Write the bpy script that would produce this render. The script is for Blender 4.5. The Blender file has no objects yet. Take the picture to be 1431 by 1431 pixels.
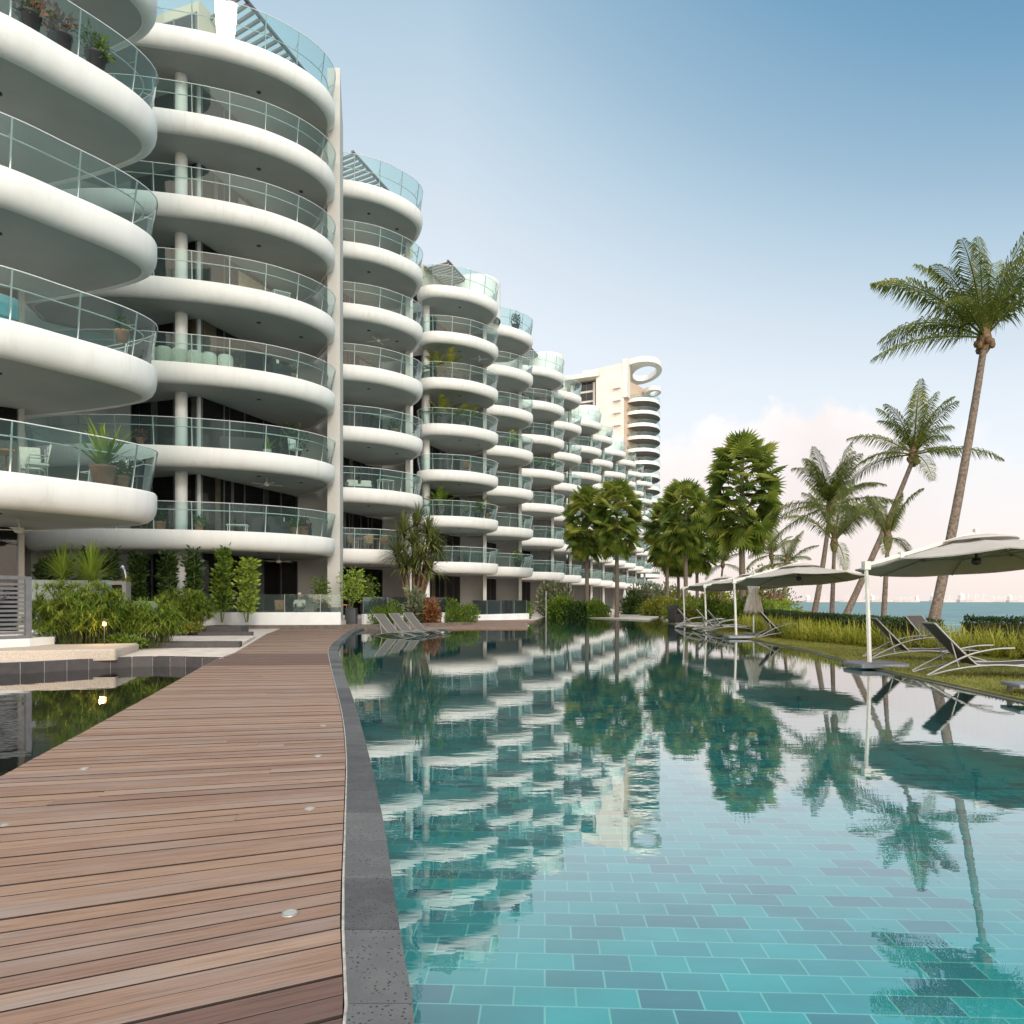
import bpy, math, random
import numpy as np
from mathutils import Vector, Matrix

# ------------------------------------------------------------------ camera, sky, sun, exposure
SC = bpy.context.scene
COL = SC.collection
F = 1007.0                       # focal length in photograph pixels (1431 px frame)
EYE = 1.25

cam_d = bpy.data.cameras.new('camera')
cam_d.sensor_width = 36.0
cam_d.lens = F / 1431.0 * 36.0
cam_d.shift_y = (840 - 715.5) / 1431.0
cam_d.clip_start = 0.05
cam_d.clip_end = 30000
cam = bpy.data.objects.new('camera', cam_d)
COL.objects.link(cam)
cam.location = (0, 0, EYE)
cam.rotation_euler = (math.radians(90), 0, 0)
SC.camera = cam

SUN_EL = math.radians(24)
SUN_AZ = math.radians(158)       # clockwise from +Y: behind the camera, slightly right

def nn(nt, typ, **kw):
    n = nt.nodes.new(typ)
    for k, v in kw.items():
        setattr(n, k, v)
    return n

def math_n(nt, op, a, b=None, c=None, clamp=False):
    n = nn(nt, 'ShaderNodeMath', operation=op, use_clamp=clamp)
    for i, v in enumerate((a, b, c)):
        if v is None:
            continue
        if isinstance(v, (int, float)):
            n.inputs[i].default_value = v
        else:
            nt.links.new(v, n.inputs[i])
    return n.outputs[0]

def ramp_n(nt, fac, stops, interp='LINEAR'):
    r = nn(nt, 'ShaderNodeValToRGB')
    cr = r.color_ramp
    cr.interpolation = interp
    while len(cr.elements) < len(stops):
        cr.elements.new(0.5)
    for e, (p, c) in zip(cr.elements, stops):
        e.position = p
        e.color = (c[0], c[1], c[2], 1)
    nt.links.new(fac, r.inputs[0])
    return r.outputs[0]

def mixc(nt, fac, a, b, mode='MIX'):
    m = nn(nt, 'ShaderNodeMix', data_type='RGBA', blend_type=mode)
    for s, v in ((m.inputs[0], fac), (m.inputs[6], a), (m.inputs[7], b)):
        if isinstance(v, (int, float)):
            s.default_value = v
        elif isinstance(v, (tuple, list)):
            s.default_value = (v[0], v[1], v[2], 1)
        else:
            nt.links.new(v, s)
    return m.outputs[2]

def srgb(r, g, b):
    f = lambda c: (c / 255 / 12.92) if c / 255 <= .04045 else ((c / 255 + .055) / 1.055) ** 2.4
    return (f(r), f(g), f(b))

world = bpy.data.worlds.new('World')
SC.world = world
world.use_nodes = True
nt = world.node_tree
nt.nodes.clear()
out = nn(nt, 'ShaderNodeOutputWorld')
bg = nn(nt, 'ShaderNodeBackground')
bg.inputs[1].default_value = 0.89
sky = nn(nt, 'ShaderNodeTexSky', sky_type='NISHITA', sun_disc=False)
sky.sun_elevation = SUN_EL
sky.sun_rotation = SUN_AZ
sky.air_density = 1.0
sky.dust_density = 1.5
bg2 = nn(nt, 'ShaderNodeBackground')
bg2.inputs[1].default_value = 0.02
nt.links.new(sky.outputs[0], bg2.inputs[0])
tc = nn(nt, 'ShaderNodeTexCoord')
sep = nn(nt, 'ShaderNodeSeparateXYZ')
nt.links.new(tc.outputs['Generated'], sep.inputs[0])
sx, sy, sz = sep.outputs
t = math_n(nt, 'MULTIPLY', sz, math_n(nt, 'ADD', math_n(nt, 'MULTIPLY', math_n(nt, 'MAXIMUM', sx, -0.07), 1.02), 1.0))
SKY = [(0.0, srgb(247, 233, 227)), (0.08, srgb(244, 233, 229)), (0.17, srgb(239, 235, 235)), (0.27, srgb(231, 234, 238)), (0.36, srgb(222, 229, 235)), (0.45, srgb(208, 219, 228)),
       (0.565, srgb(180, 202, 216)), (0.66, srgb(152, 182, 202)), (0.80, srgb(112, 156, 186)), (0.92, srgb(80, 133, 168)), (1.0, srgb(68, 122, 160))]
skycol = ramp_n(nt, t, SKY, 'LINEAR')
skycol = mixc(nt, ramp_n(nt, sz, [(.70, (0, 0, 0)), (.95, (1, 1, 1))]), skycol, (2.1, 2.03, 1.9))  # overhead sky, out of view, brightened to add downlight
# billowing pale cloud bank low over the sea, right of the tower
syc = math_n(nt, 'MAXIMUM', sy, 0.05)
cu = math_n(nt, 'DIVIDE', sx, syc)
cv = math_n(nt, 'DIVIDE', sz, syc)
comb = nn(nt, 'ShaderNodeCombineXYZ')
nt.links.new(cu, comb.inputs[0]); nt.links.new(cv, comb.inputs[1])
cn = nn(nt, 'ShaderNodeTexNoise')
cn.inputs['Scale'].default_value = 13
cn.inputs['Detail'].default_value = 7
cn.inputs['Roughness'].default_value = 0.55
nt.links.new(comb.outputs[0], cn.inputs['Vector'])
top = ramp_n(nt, cu, [(0.12, (.2, .2, .2)), (0.20, (.226, .226, .226)), (0.29, (.246, .246, .246)), (0.36, (.272, .272, .272)), (0.435, (.300, .300, .300)), (0.48, (.280, .280, .280)), (0.53, (.262, .262, .262)), (0.66, (.22, .22, .22)), (0.95, (.17, .17, .17))])
edge_ = math_n(nt, 'SUBTRACT', math_n(nt, 'ADD', top, math_n(nt, 'MULTIPLY', math_n(nt, 'SUBTRACT', cn.outputs[0], .5), .16)), cv)
dens = math_n(nt, 'MULTIPLY', edge_, 40.0, clamp=True)
fade = ramp_n(nt, cu, [(0.05, (0, 0, 0)), (0.2, (1, 1, 1)), (0.48, (.9, .9, .9)), (0.62, (.45, .45, .45)), (0.9, (0, 0, 0))])
shade = ramp_n(nt, math_n(nt, 'ADD', math_n(nt, 'MULTIPLY', edge_, -3.2), math_n(nt, 'MULTIPLY', cn.outputs[0], .9)), [(0.0, srgb(237, 222, 218)), (0.28, srgb(244, 232, 226)), (0.5, srgb(255, 247, 241))])
skyc = mixc(nt, math_n(nt, 'MULTIPLY', math_n(nt, 'MULTIPLY', dens, fade), 1.0), skycol, shade)
# the bright western sky behind the camera
west = math_n(nt, 'POWER', math_n(nt, 'MAXIMUM', math_n(nt, 'MULTIPLY', sy, -1.0), 0.0), 1.5)
westc = mixc(nt, 1.0, skyc, mixc(nt, west, (1, 1, 1), (4.6, 4.3, 3.75)), 'MULTIPLY')
nt.links.new(westc, bg.inputs[0])
adds = nn(nt, 'ShaderNodeAddShader')
nt.links.new(bg.outputs[0], adds.inputs[0])
nt.links.new(bg2.outputs[0], adds.inputs[1])
nt.links.new(adds.outputs[0], out.inputs[0])

sun_d = bpy.data.lights.new('sun', 'SUN')
sun_d.energy = 1.35
sun_d.angle = math.radians(10)
sun_d.color = (1.0, 0.89, 0.77)
sun = bpy.data.objects.new('sun', sun_d)
COL.objects.link(sun)
sdir = Vector((math.sin(SUN_AZ) * math.cos(SUN_EL), math.cos(SUN_AZ) * math.cos(SUN_EL), math.sin(SUN_EL)))
sun.rotation_euler = sdir.to_track_quat('Z', 'Y').to_euler()
sun.location = (0, -20, 30)

SC.view_settings.view_transform = 'Standard'
SC.view_settings.look = 'None'
SC.view_settings.exposure = 0.22
SC.view_settings.gamma = 1.0
SC.view_settings.use_curve_mapping = False
SC.cycles.use_denoising = True
SC.cycles.max_bounces = 10
SC.cycles.transparent_max_bounces = 24
SC.cycles.caustics_reflective = False
SC.cycles.sample_clamp_indirect = 6.0

# ------------------------------------------------------------------ materials
def new_mat(name):
    m = bpy.data.materials.new(name)
    m.use_nodes = True
    t = m.node_tree
    b = t.nodes.get('Principled BSDF')
    return m, t, b

def paint(name, c, rough=.6, var=.08, scale=3.0, metal=0.0, bump=0.0, spec=.4, streak=False):
    m, t, b = new_mat(name)
    tcn = nn(t, 'ShaderNodeTexCoord')
    no = nn(t, 'ShaderNodeTexNoise')
    no.inputs['Scale'].default_value = scale
    no.inputs['Detail'].default_value = 6
    src = tcn.outputs['Object']
    if streak:
        mpp = nn(t, 'ShaderNodeMapping')
        mpp.inputs['Scale'].default_value = (3.0, 3.0, .35)
        t.links.new(src, mpp.inputs[0])
        src = mpp.outputs[0]
    t.links.new(src, no.inputs['Vector'])
    lo = tuple(x * (1 - var * 1.6) for x in c)
    hi = tuple(min(1, x * (1 + var)) for x in c)
    t.links.new(ramp_n(t, no.outputs[0], [(.3, lo), (.62, hi)]), b.inputs['Base Color'])
    b.inputs['Roughness'].default_value = rough
    b.inputs['Metallic'].default_value = metal
    b.inputs['Specular IOR Level'].default_value = spec
    if bump:
        bp = nn(t, 'ShaderNodeBump')
        bp.inputs['Strength'].default_value = bump
        bp.inputs['Distance'].default_value = .02
        t.links.new(no.outputs[0], bp.inputs['Height'])
        t.links.new(bp.outputs[0], b.inputs['Normal'])
    return m

def leafmat(name, stops, trans=.25, rough=.5, scale=1.2):
    """leaf colour differs from leaf to leaf (random per island) and in clumps"""
    m, t, b = new_mat(name)
    g = nn(t, 'ShaderNodeNewGeometry')
    tcn = nn(t, 'ShaderNodeTexCoord')
    no = nn(t, 'ShaderNodeTexNoise')
    no.inputs['Scale'].default_value = scale
    no.inputs['Detail'].default_value = 3
    t.links.new(tcn.outputs['Object'], no.inputs['Vector'])
    f = math_n(t, 'ADD', math_n(t, 'MULTIPLY', g.outputs['Random Per Island'], .55),
               math_n(t, 'MULTIPLY', math_n(t, 'SUBTRACT', no.outputs[0], .25), .9))
    n = len(stops)
    c = ramp_n(t, f, [(i / max(1, n - 1), s) for i, s in enumerate(stops)])
    t.links.new(c, b.inputs['Base Color'])
    b.inputs['Roughness'].default_value = rough
    b.inputs['Specular IOR Level'].default_value = .22
    tr = nn(t, 'ShaderNodeBsdfTranslucent')
    t.links.new(c, tr.inputs[0])
    mx = nn(t, 'ShaderNodeMixShader')
    mx.inputs[0].default_value = trans
    t.links.new(b.outputs[0], mx.inputs[1])
    t.links.new(tr.outputs[0], mx.inputs[2])
    t.links.new(mx.outputs[0], t.nodes['Material Output'].inputs[0])
    return m

def glassmat(name, tint, refl_ior=1.5, body=None, bodyfac=.1):
    m, t, b = new_mat(name)
    t.nodes.remove(b)
    tp = nn(t, 'ShaderNodeBsdfTransparent')
    tp.inputs[0].default_value = (*tint, 1)
    gl = nn(t, 'ShaderNodeBsdfGlossy')
    gl.inputs['Roughness'].default_value = .01
    fr = nn(t, 'ShaderNodeFresnel')
    fr.inputs[0].default_value = refl_ior
    mx = nn(t, 'ShaderNodeMixShader')
    t.links.new(fr.outputs[0], mx.inputs[0])
    sh = tp.outputs[0]
    if body:
        df = nn(t, 'ShaderNodeBsdfDiffuse')
        df.inputs[0].default_value = (*body, 1)
        m2 = nn(t, 'ShaderNodeMixShader')
        m2.inputs[0].default_value = bodyfac
        t.links.new(sh, m2.inputs[1])
        t.links.new(df.outputs[0], m2.inputs[2])
        sh = m2.outputs[0]
    t.links.new(sh, mx.inputs[1])
    t.links.new(gl.outputs[0], mx.inputs[2])
    t.links.new(mx.outputs[0], t.nodes['Material Output'].inputs[0])
    return m

M = {}
M['white'] = paint('white_render', (.75, .725, .69), .55, .022, .8, streak=True)
M['wall'] = paint('wall_render', (.66, .66, .64), .7, .05, .6)
M['cream'] = paint('cream_render', (.66, .61, .545), .7, .05, .3)
M['soffit'] = paint('soffit_grey', (.42, .425, .395), .75, .05, .6)  # soffits in a darker tone than the fascia
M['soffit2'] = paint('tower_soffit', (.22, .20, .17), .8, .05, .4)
M['beige'] = paint('beige_render', (.52, .45, .36), .7, .05, .4)
M['salmon'] = paint('salmon_render', (.56, .42, .32), .7, .05, .3)
M['fin'] = paint('fin_render', (.52, .495, .455), .65, .03, .4)
M['alu'] = paint('aluminium', (.30, .29, .275), .4, .05, 8, metal=.5)
M['railw'] = paint('rail_white', (.70, .72, .71), .4, .03, 8)
M['bronze'] = paint('bronze_frame', (.055, .05, .045), .4, .1, 5, metal=.3)
M['greyw'] = paint('grey_metal', (.17, .17, .18), .45, .08, 6, metal=.4)
M['pale_wood'] = paint('blind_timber', (.50, .38, .25), .6, .12, 4)
M['soft'] = paint('pale_fabric', (.62, .60, .52), .9, .06, 9)
M['bluef'] = paint('blue_fabric', (.16, .42, .50), .8, .06, 9)
M['darkf'] = paint('dark_fabric', (.035, .032, .030), .8, .15, 12)
M['sling'] = paint('sling_mesh', (.060, .048, .042), .75, .15, 30, bump=.3)
M['slinglight'] = paint('sling_grey', (.20, .19, .175), .7, .12, 30)
M['slingdark2'] = paint('sling_taupe', (.115, .10, .088), .7, .15, 30)
M['pmetal'] = paint('parasol_metal', (.60, .57, .52), .45, .05, 8)
M['teak'] = paint('teak', (.30, .15, .07), .6, .25, 6)
M['terra'] = paint('terracotta', (.42, .20, .12), .8, .12, 6)
M['blackpot'] = paint('dark_planter', (.03, .03, .032), .5, .15, 6)
M['canopy'] = paint('canopy_cloth', (.50, .455, .42), .9, .04, 5)
M['canopyw'] = paint('folded_cloth', (.42, .38, .33), .9, .08, 5)
M['trunk'] = paint('palm_trunk', (.17, .125, .098), .9, .3, 14, bump=.6)
M['trunk2'] = paint('fan_palm_trunk', (.15, .115, .088), .9, .3, 18, bump=.5)
M['coir'] = paint('palm_fibre', (.16, .10, .055), .95, .4, 10, bump=.5)
M['coconut'] = paint('coconut', (.15, .085, .035), .6, .3, 5)
M['stem'] = paint('stem', (.09, .11, .03), .8, .3, 8)
M['lens'] = paint('lamp_lens', (.33, .32, .30), .5, .05, 30)
M['plankside'] = paint('plank_side_shade', (.035, .024, .020), .95, .2, 9)  # shade of the gaps painted dark onto the board sides
M['skin'] = paint('skin', (.52, .30, .22), .6, .05, 8)
M['shirt'] = paint('shirt', (.78, .77, .76), .9, .05, 8)
M['hair'] = paint('hair', (.52, .50, .48), .9, .1, 20)
M['trouser'] = paint('trousers', (.22, .20, .18), .9, .1, 12)
M['ship'] = paint('ship_hazed', (.58, .47, .44), .8, .1, .05)  # pale pinkish haze mixed into the hull colour
M['shipw'] = paint('ship_white_hazed', (.80, .72, .68), .8, .05, .05)  # the same haze mixed into the white
M['pane'] = glassmat('pane_glass', (.62, .64, .63), 1.5)
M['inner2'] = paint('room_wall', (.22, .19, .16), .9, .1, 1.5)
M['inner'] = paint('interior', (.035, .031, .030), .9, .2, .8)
M['chrome'] = paint('steel', (.75, .75, .74), .22, .04, 20, metal=.9)
M['granite'] = paint('beige_granite', (.44, .36, .29), .8, .2, 60, bump=.3)
M['pave'] = paint('pale_paving', (.52, .45, .40), .85, .10, 2.5, bump=.15)
M['curb'] = paint('white_curb', (.78, .77, .75), .6, .05, 1.2)
M['soil'] = paint('soil', (.06, .045, .03), 1, .3, 5)
M['sand'] = paint('sand_ground', (.30, .26, .20), 1, .15, .6)
M['board'] = paint('grey_timber', (.14, .11, .09), .7, .2, 5)
M['lampglow'] = None
M['glass'] = glassmat('balustrade_glass', (.70, .87, .845), 1.42, (.50, .68, .66), .05)
M['frost'] = glassmat('frosted_glass', (.45, .55, .54), 1.45, (.30, .40, .39), .62)
M['terrace_glass'] = glassmat('terrace_glass', (.74, .82, .80), 1.5, (.4, .5, .48), .06)
M['leaf_palm'] = leafmat('palm_leaf', [(.026, .046, .008), (.072, .105, .015), (.155, .17, .025), (.30, .25, .05)], .34, .6, .7)
M['leaf_fan'] = leafmat('fan_leaf', [(.030, .060, .011), (.105, .165, .026), (.245, .29, .045), (.45, .40, .10)], .4, .42, 1.1)
M['leaf_pale'] = leafmat('pale_palm_leaf', [(.05, .07, .015), (.10, .13, .03), (.19, .20, .06), (.28, .27, .10)], .3, .5, .8)
M['leaf_dark'] = leafmat('dark_leaf', [(.010, .024, .006), (.026, .055, .012), (.06, .10, .022), (.17, .22, .06)], .2, .28, 2)
M['leaf_mid'] = leafmat('mid_leaf', [(.03, .06, .008), (.08, .14, .016), (.16, .23, .028), (.27, .31, .06)], .3, .45, 1.5)
M['leaf_lime'] = leafmat('lime_leaf', [(.09, .15, .014), (.20, .29, .035), (.34, .43, .07), (.50, .56, .17)], .35, .45, 2)
M['leaf_pap'] = leafmat('papyrus_leaf', [(.06, .125, .015), (.14, .235, .03), (.26, .31, .045), (.44, .37, .07)], .4, .6, 1.6)
M['leaf_strap'] = leafmat('strap_leaf', [(.12, .14, .015), (.26, .27, .03), (.40, .39, .06), (.52, .48, .12)], .35, .5, 1.0)
M['leaf_red'] = leafmat('red_leaf', [(.10, .04, .02), (.22, .08, .03), (.30, .14, .06), (.20, .16, .05)], .3, .5, 2)
M['leaf_flower'] = leafmat('flowering_leaf', [(.05, .07, .02), (.10, .11, .03), (.32, .11, .08), (.45, .25, .20)], .3, .5, 2)
M['leaf_gray'] = leafmat('grey_leaf', [(.07, .09, .05), (.13, .15, .08), (.20, .21, .12), (.28, .28, .17)], .25, .6, 1.2)
M['leaf_hedge'] = leafmat('hedge_leaf', [(.010, .022, .008), (.022, .045, .014), (.04, .07, .02), (.075, .10, .03)], .15, .5, 3)
M['leaf_yel'] = leafmat('yellow_shrub', [(.05, .08, .01), (.13, .17, .022), (.27, .26, .035), (.42, .29, .06)], .3, .5, 1.2)

t = M['canopy'].node_tree
b = t.nodes['Principled BSDF']
tr = nn(t, 'ShaderNodeBsdfTranslucent'); tr.inputs[0].default_value = (.46, .42, .37, 1)
mx = nn(t, 'ShaderNodeMixShader'); mx.inputs[0].default_value = .22
t.links.new(b.outputs[0], mx.inputs[1]); t.links.new(tr.outputs[0], mx.inputs[2]); t.links.new(mx.outputs[0], t.nodes['Material Output'].inputs[0])
# drip stains on the white balcony render
t = M['white'].node_tree
b = t.nodes['Principled BSDF']
old = b.inputs['Base Color'].links[0].from_socket
tcn = nn(t, 'ShaderNodeTexCoord'); mpp = nn(t, 'ShaderNodeMapping'); mpp.inputs['Scale'].default_value = (3.4, 3.4, .22)
t.links.new(tcn.outputs['Object'], mpp.inputs[0])
n1 = nn(t, 'ShaderNodeTexNoise'); n1.inputs['Scale'].default_value = 1.6; n1.inputs['Detail'].default_value = 6; n1.inputs['Roughness'].default_value = .65
t.links.new(mpp.outputs[0], n1.inputs['Vector'])
n2 = nn(t, 'ShaderNodeTexNoise'); n2.inputs['Scale'].default_value = .35; n2.inputs['Detail'].default_value = 4
t.links.new(tcn.outputs['Object'], n2.inputs['Vector'])
stain = math_n(t, 'MULTIPLY', ramp_n(t, n1.outputs[0], [(.52, (0, 0, 0)), (.72, (1, 1, 1))]), ramp_n(t, n2.outputs[0], [(.38, (.15, .15, .15)), (.65, (1, 1, 1))]))
t.links.new(mixc(t, math_n(t, 'MULTIPLY', stain, .42), old, (.52, .47, .40)), b.inputs['Base Color'])

# dark window glass
m, t, b = new_mat('window_glass')
b.inputs['Base Color'].default_value = (.018, .017, .018, 1)
b.inputs['Roughness'].default_value = .03
b.inputs['Specular IOR Level'].default_value = .9
no = nn(t, 'ShaderNodeTexNoise'); no.inputs['Scale'].default_value = .35
tcn = nn(t, 'ShaderNodeTexCoord'); t.links.new(tcn.outputs['Object'], no.inputs['Vector'])
t.links.new(ramp_n(t, no.outputs[0], [(.35, (.010, .010, .011)), (.6, (.05, .045, .042))]), b.inputs['Base Color'])
M['win'] = m

# water: clear, reflecting more at grazing angles, softly rippled
def watermat(name, tint, curve, strength, scale, body=None, bodyfac=0.0):
    m, t, b = new_mat(name)
    t.nodes.remove(b)
    tcn = nn(t, 'ShaderNodeTexCoord')
    mpp = nn(t, 'ShaderNodeMapping')
    mpp.inputs['Scale'].default_value = (.55, 1.25, 1)
    t.links.new(tcn.outputs['Object'], mpp.inputs[0])
    n1 = nn(t, 'ShaderNodeTexNoise'); n1.inputs['Scale'].default_value = scale; n1.inputs['Detail'].default_value = 3
    t.links.new(mpp.outputs[0], n1.inputs['Vector'])
    bp = nn(t, 'ShaderNodeBump'); bp.inputs['Strength'].default_value = strength; bp.inputs['Distance'].default_value = .05
    t.links.new(n1.outputs[0], bp.inputs['Height'])
    tp = nn(t, 'ShaderNodeBsdfTransparent'); tp.inputs[0].default_value = (*tint, 1)
    sh = tp.outputs[0]
    if body:
        df = nn(t, 'ShaderNodeBsdfDiffuse'); df.inputs[0].default_value = (*body, 1)
        m2 = nn(t, 'ShaderNodeMixShader'); m2.inputs[0].default_value = bodyfac
        t.links.new(sh, m2.inputs[1]); t.links.new(df.outputs[0], m2.inputs[2]); sh = m2.outputs[0]
    gl = nn(t, 'ShaderNodeBsdfGlossy'); gl.inputs['Roughness'].default_value = .0
    t.links.new(bp.outputs[0], gl.inputs['Normal'])
    fr = nn(t, 'ShaderNodeLayerWeight'); fr.inputs['Blend'].default_value = .5
    t.links.new(bp.outputs[0], fr.inputs['Normal'])
    mx = nn(t, 'ShaderNodeMixShader')
    t.links.new(ramp_n(t, fr.outputs['Facing'], [(p, (v, v, v)) for p, v in curve]), mx.inputs[0]); t.links.new(sh, mx.inputs[1]); t.links.new(gl.outputs[0], mx.inputs[2])
    t.links.new(mx.outputs[0], t.nodes['Material Output'].inputs[0])
    return m
M['water'] = watermat('pool_water', (.72, .97, .96), [(0, .05), (.35, .12), (.50, .21), (.56, .30), (.64, .45), (.71, .58), (.82, .77), (.92, .90), (1, 1)], .015, 5.0)
M['pond'] = watermat('pond_water', (.55, .62, .58), [(0, .04), (.5, .12), (.7, .36), (.83, .66), (.92, .85), (1, 1)], .02, 4.0)

m, t, b = new_mat('sea_water')
tcn = nn(t, 'ShaderNodeTexCoord')
mpp = nn(t, 'ShaderNodeMapping'); mpp.inputs['Scale'].default_value = (.05, .12, 1)
t.links.new(tcn.outputs['Object'], mpp.inputs[0])
n1 = nn(t, 'ShaderNodeTexNoise'); n1.inputs['Scale'].default_value = 2.0; n1.inputs['Detail'].default_value = 8
t.links.new(mpp.outputs[0], n1.inputs['Vector'])
t.links.new(ramp_n(t, n1.outputs[0], [(.3, (.05, .13, .145)), (.55, (.085, .185, .195)), (.75, (.20, .295, .295))]), b.inputs['Base Color'])
b.inputs['Roughness'].default_value = .45
b.inputs['Specular IOR Level'].default_value = .25
bp = nn(t, 'ShaderNodeBump'); bp.inputs['Strength'].default_value = .7; bp.inputs['Distance'].default_value = .6
t.links.new(n1.outputs[0], bp.inputs['Height']); t.links.new(bp.outputs[0], b.inputs['Normal'])
M['sea'] = m

# pool tiles
m, t, b = new_mat('pool_tiles')
tcn = nn(t, 'ShaderNodeTexCoord')
mpp = nn(t, 'ShaderNodeMapping'); mpp.inputs['Rotation'].default_value = (0, 0, math.radians(2.6))
t.links.new(tcn.outputs['Object'], mpp.inputs[0])
br = nn(t, 'ShaderNodeTexBrick')
br.offset = .5
br.inputs['Scale'].default_value = 1.0
br.inputs['Brick Width'].default_value = .300
br.inputs['Row Height'].default_value = .170
br.inputs['Mortar Size'].default_value = .0055
br.inputs['Mortar Smooth'].default_value = .25
br.inputs['Bias'].default_value = -.22
br.inputs['Color1'].default_value = (.026, .325, .35, 1)
br.inputs['Color2'].default_value = (.05, .115, .165, 1)
br.inputs['Mortar'].default_value = (.22, .46, .44, 1)
t.links.new(mpp.outputs[0], br.inputs['Vector'])
n1 = nn(t, 'ShaderNodeTexNoise'); n1.inputs['Scale'].default_value = 2.2; n1.inputs['Detail'].default_value = 7
t.links.new(mpp.outputs[0], n1.inputs['Vector'])
t.links.new(mixc(t, .55, br.outputs['Color'], ramp_n(t, n1.outputs[0], [(.3, (.62, .66, .66)), (.7, (1.15, 1.12, 1.1))]), 'MULTIPLY'), b.inputs['Base Color'])
b.inputs['Roughness'].default_value = .7
M['tile'] = m

# timber boards: grain runs along each board's own uv, colour differs per board, marked boards are set darker
m, t, b = new_mat('deck_timber')
uv = nn(t, 'ShaderNodeUVMap'); uv.uv_map = 'uv'
mpp = nn(t, 'ShaderNodeMapping'); mpp.inputs['Scale'].default_value = (1.1, 26, 1)
t.links.new(uv.outputs[0], mpp.inputs[0])
n1 = nn(t, 'ShaderNodeTexNoise'); n1.inputs['Scale'].default_value = 2.4; n1.inputs['Detail'].default_value = 8; n1.inputs['Roughness'].default_value = .62
t.links.new(mpp.outputs[0], n1.inputs['Vector'])
mp2 = nn(t, 'ShaderNodeMapping'); mp2.inputs['Scale'].default_value = (.8, 2.2, 1)
t.links.new(uv.outputs[0], mp2.inputs[0])
n2 = nn(t, 'ShaderNodeTexNoise'); n2.inputs['Scale'].default_value = 1.3; n2.inputs['Detail'].default_value = 5
t.links.new(mp2.outputs[0], n2.inputs['Vector'])
g = nn(t, 'ShaderNodeNewGeometry')
base = ramp_n(t, g.outputs['Random Per Island'], [(0, (.205, .122, .092)), (.3, (.24, .145, .104)), (.55, (.26, .160, .112)), (.8, (.285, .185, .135)), (1, (.225, .15, .12))])
grain = ramp_n(t, n1.outputs[0], [(.28, (.58, .54, .52)), (.5, (1, 1, 1)), (.72, (1.22, 1.24, 1.25))])
c1 = mixc(t, 1.0, base, grain, 'MULTIPLY')
c2 = mixc(t, ramp_n(t, n2.outputs[0], [(.48, (0, 0, 0)), (.74, (.6, .6, .6))]), c1, (.27, .228, .215))
at = nn(t, 'ShaderNodeAttribute'); at.attribute_name = 'board_dark'
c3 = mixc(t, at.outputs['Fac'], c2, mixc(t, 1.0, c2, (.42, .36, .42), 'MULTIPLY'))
t.links.new(c3, b.inputs['Base Color'])
b.inputs['Roughness'].default_value = .62
b.inputs['Specular IOR Level'].default_value = .35
bp = nn(t, 'ShaderNodeBump'); bp.inputs['Strength'].default_value = .35; bp.inputs['Distance'].default_value = .004
t.links.new(n1.outputs[0], bp.inputs['Height']); t.links.new(bp.outputs[0], b.inputs['Normal'])
M['deck'] = m

# pitted grey volcanic coping stone
def stone(name, lo, hi, pit=.9):
    m, t, b = new_mat(name)
    tcn = nn(t, 'ShaderNodeTexCoord')
    vo = nn(t, 'ShaderNodeTexVoronoi'); vo.inputs['Scale'].default_value = 55
    t.links.new(tcn.outputs['Object'], vo.inputs['Vector'])
    n1 = nn(t, 'ShaderNodeTexNoise'); n1.inputs['Scale'].default_value = 7; n1.inputs['Detail'].default_value = 8
    t.links.new(tcn.outputs['Object'], n1.inputs['Vector'])
    n3 = nn(t, 'ShaderNodeTexNoise'); n3.inputs['Scale'].default_value = 130; n3.inputs['Detail'].default_value = 2
    t.links.new(tcn.outputs['Object'], n3.inputs['Vector'])
    g = nn(t, 'ShaderNodeNewGeometry')
    f = math_n(t, 'ADD', math_n(t, 'MULTIPLY', n1.outputs[0], .5), math_n(t, 'ADD', math_n(t, 'MULTIPLY', g.outputs['Random Per Island'], .35), math_n(t, 'MULTIPLY', n3.outputs[0], .3)))
    c = ramp_n(t, f, [(.3, lo), (.85, hi)])
    gate = math_n(t, 'GREATER_THAN', n1.outputs[0], .44)
    holes = math_n(t, 'MULTIPLY', math_n(t, 'LESS_THAN', vo.outputs['Distance'], .24), math_n(t, 'MULTIPLY', gate, pit))
    t.links.new(mixc(t, holes, c, (.012, .012, .014)), b.inputs['Base Color'])
    bp = nn(t, 'ShaderNodeBump'); bp.inputs['Strength'].default_value = .6; bp.inputs['Distance'].default_value = .004; bp.invert = True
    t.links.new(holes, bp.inputs['Height']); t.links.new(bp.outputs[0], b.inputs['Normal'])
    b.inputs['Roughness'].default_value = .75
    return m
M['coping'] = stone('coping_stone', (.034, .034, .039), (.115, .113, .116))
M['grout'] = paint('grout', (.36, .34, .32), .9, .2, 20)
M['darkstone'] = stone('dark_wall_stone', (.030, .026, .027), (.085, .072, .070), .3)

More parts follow.
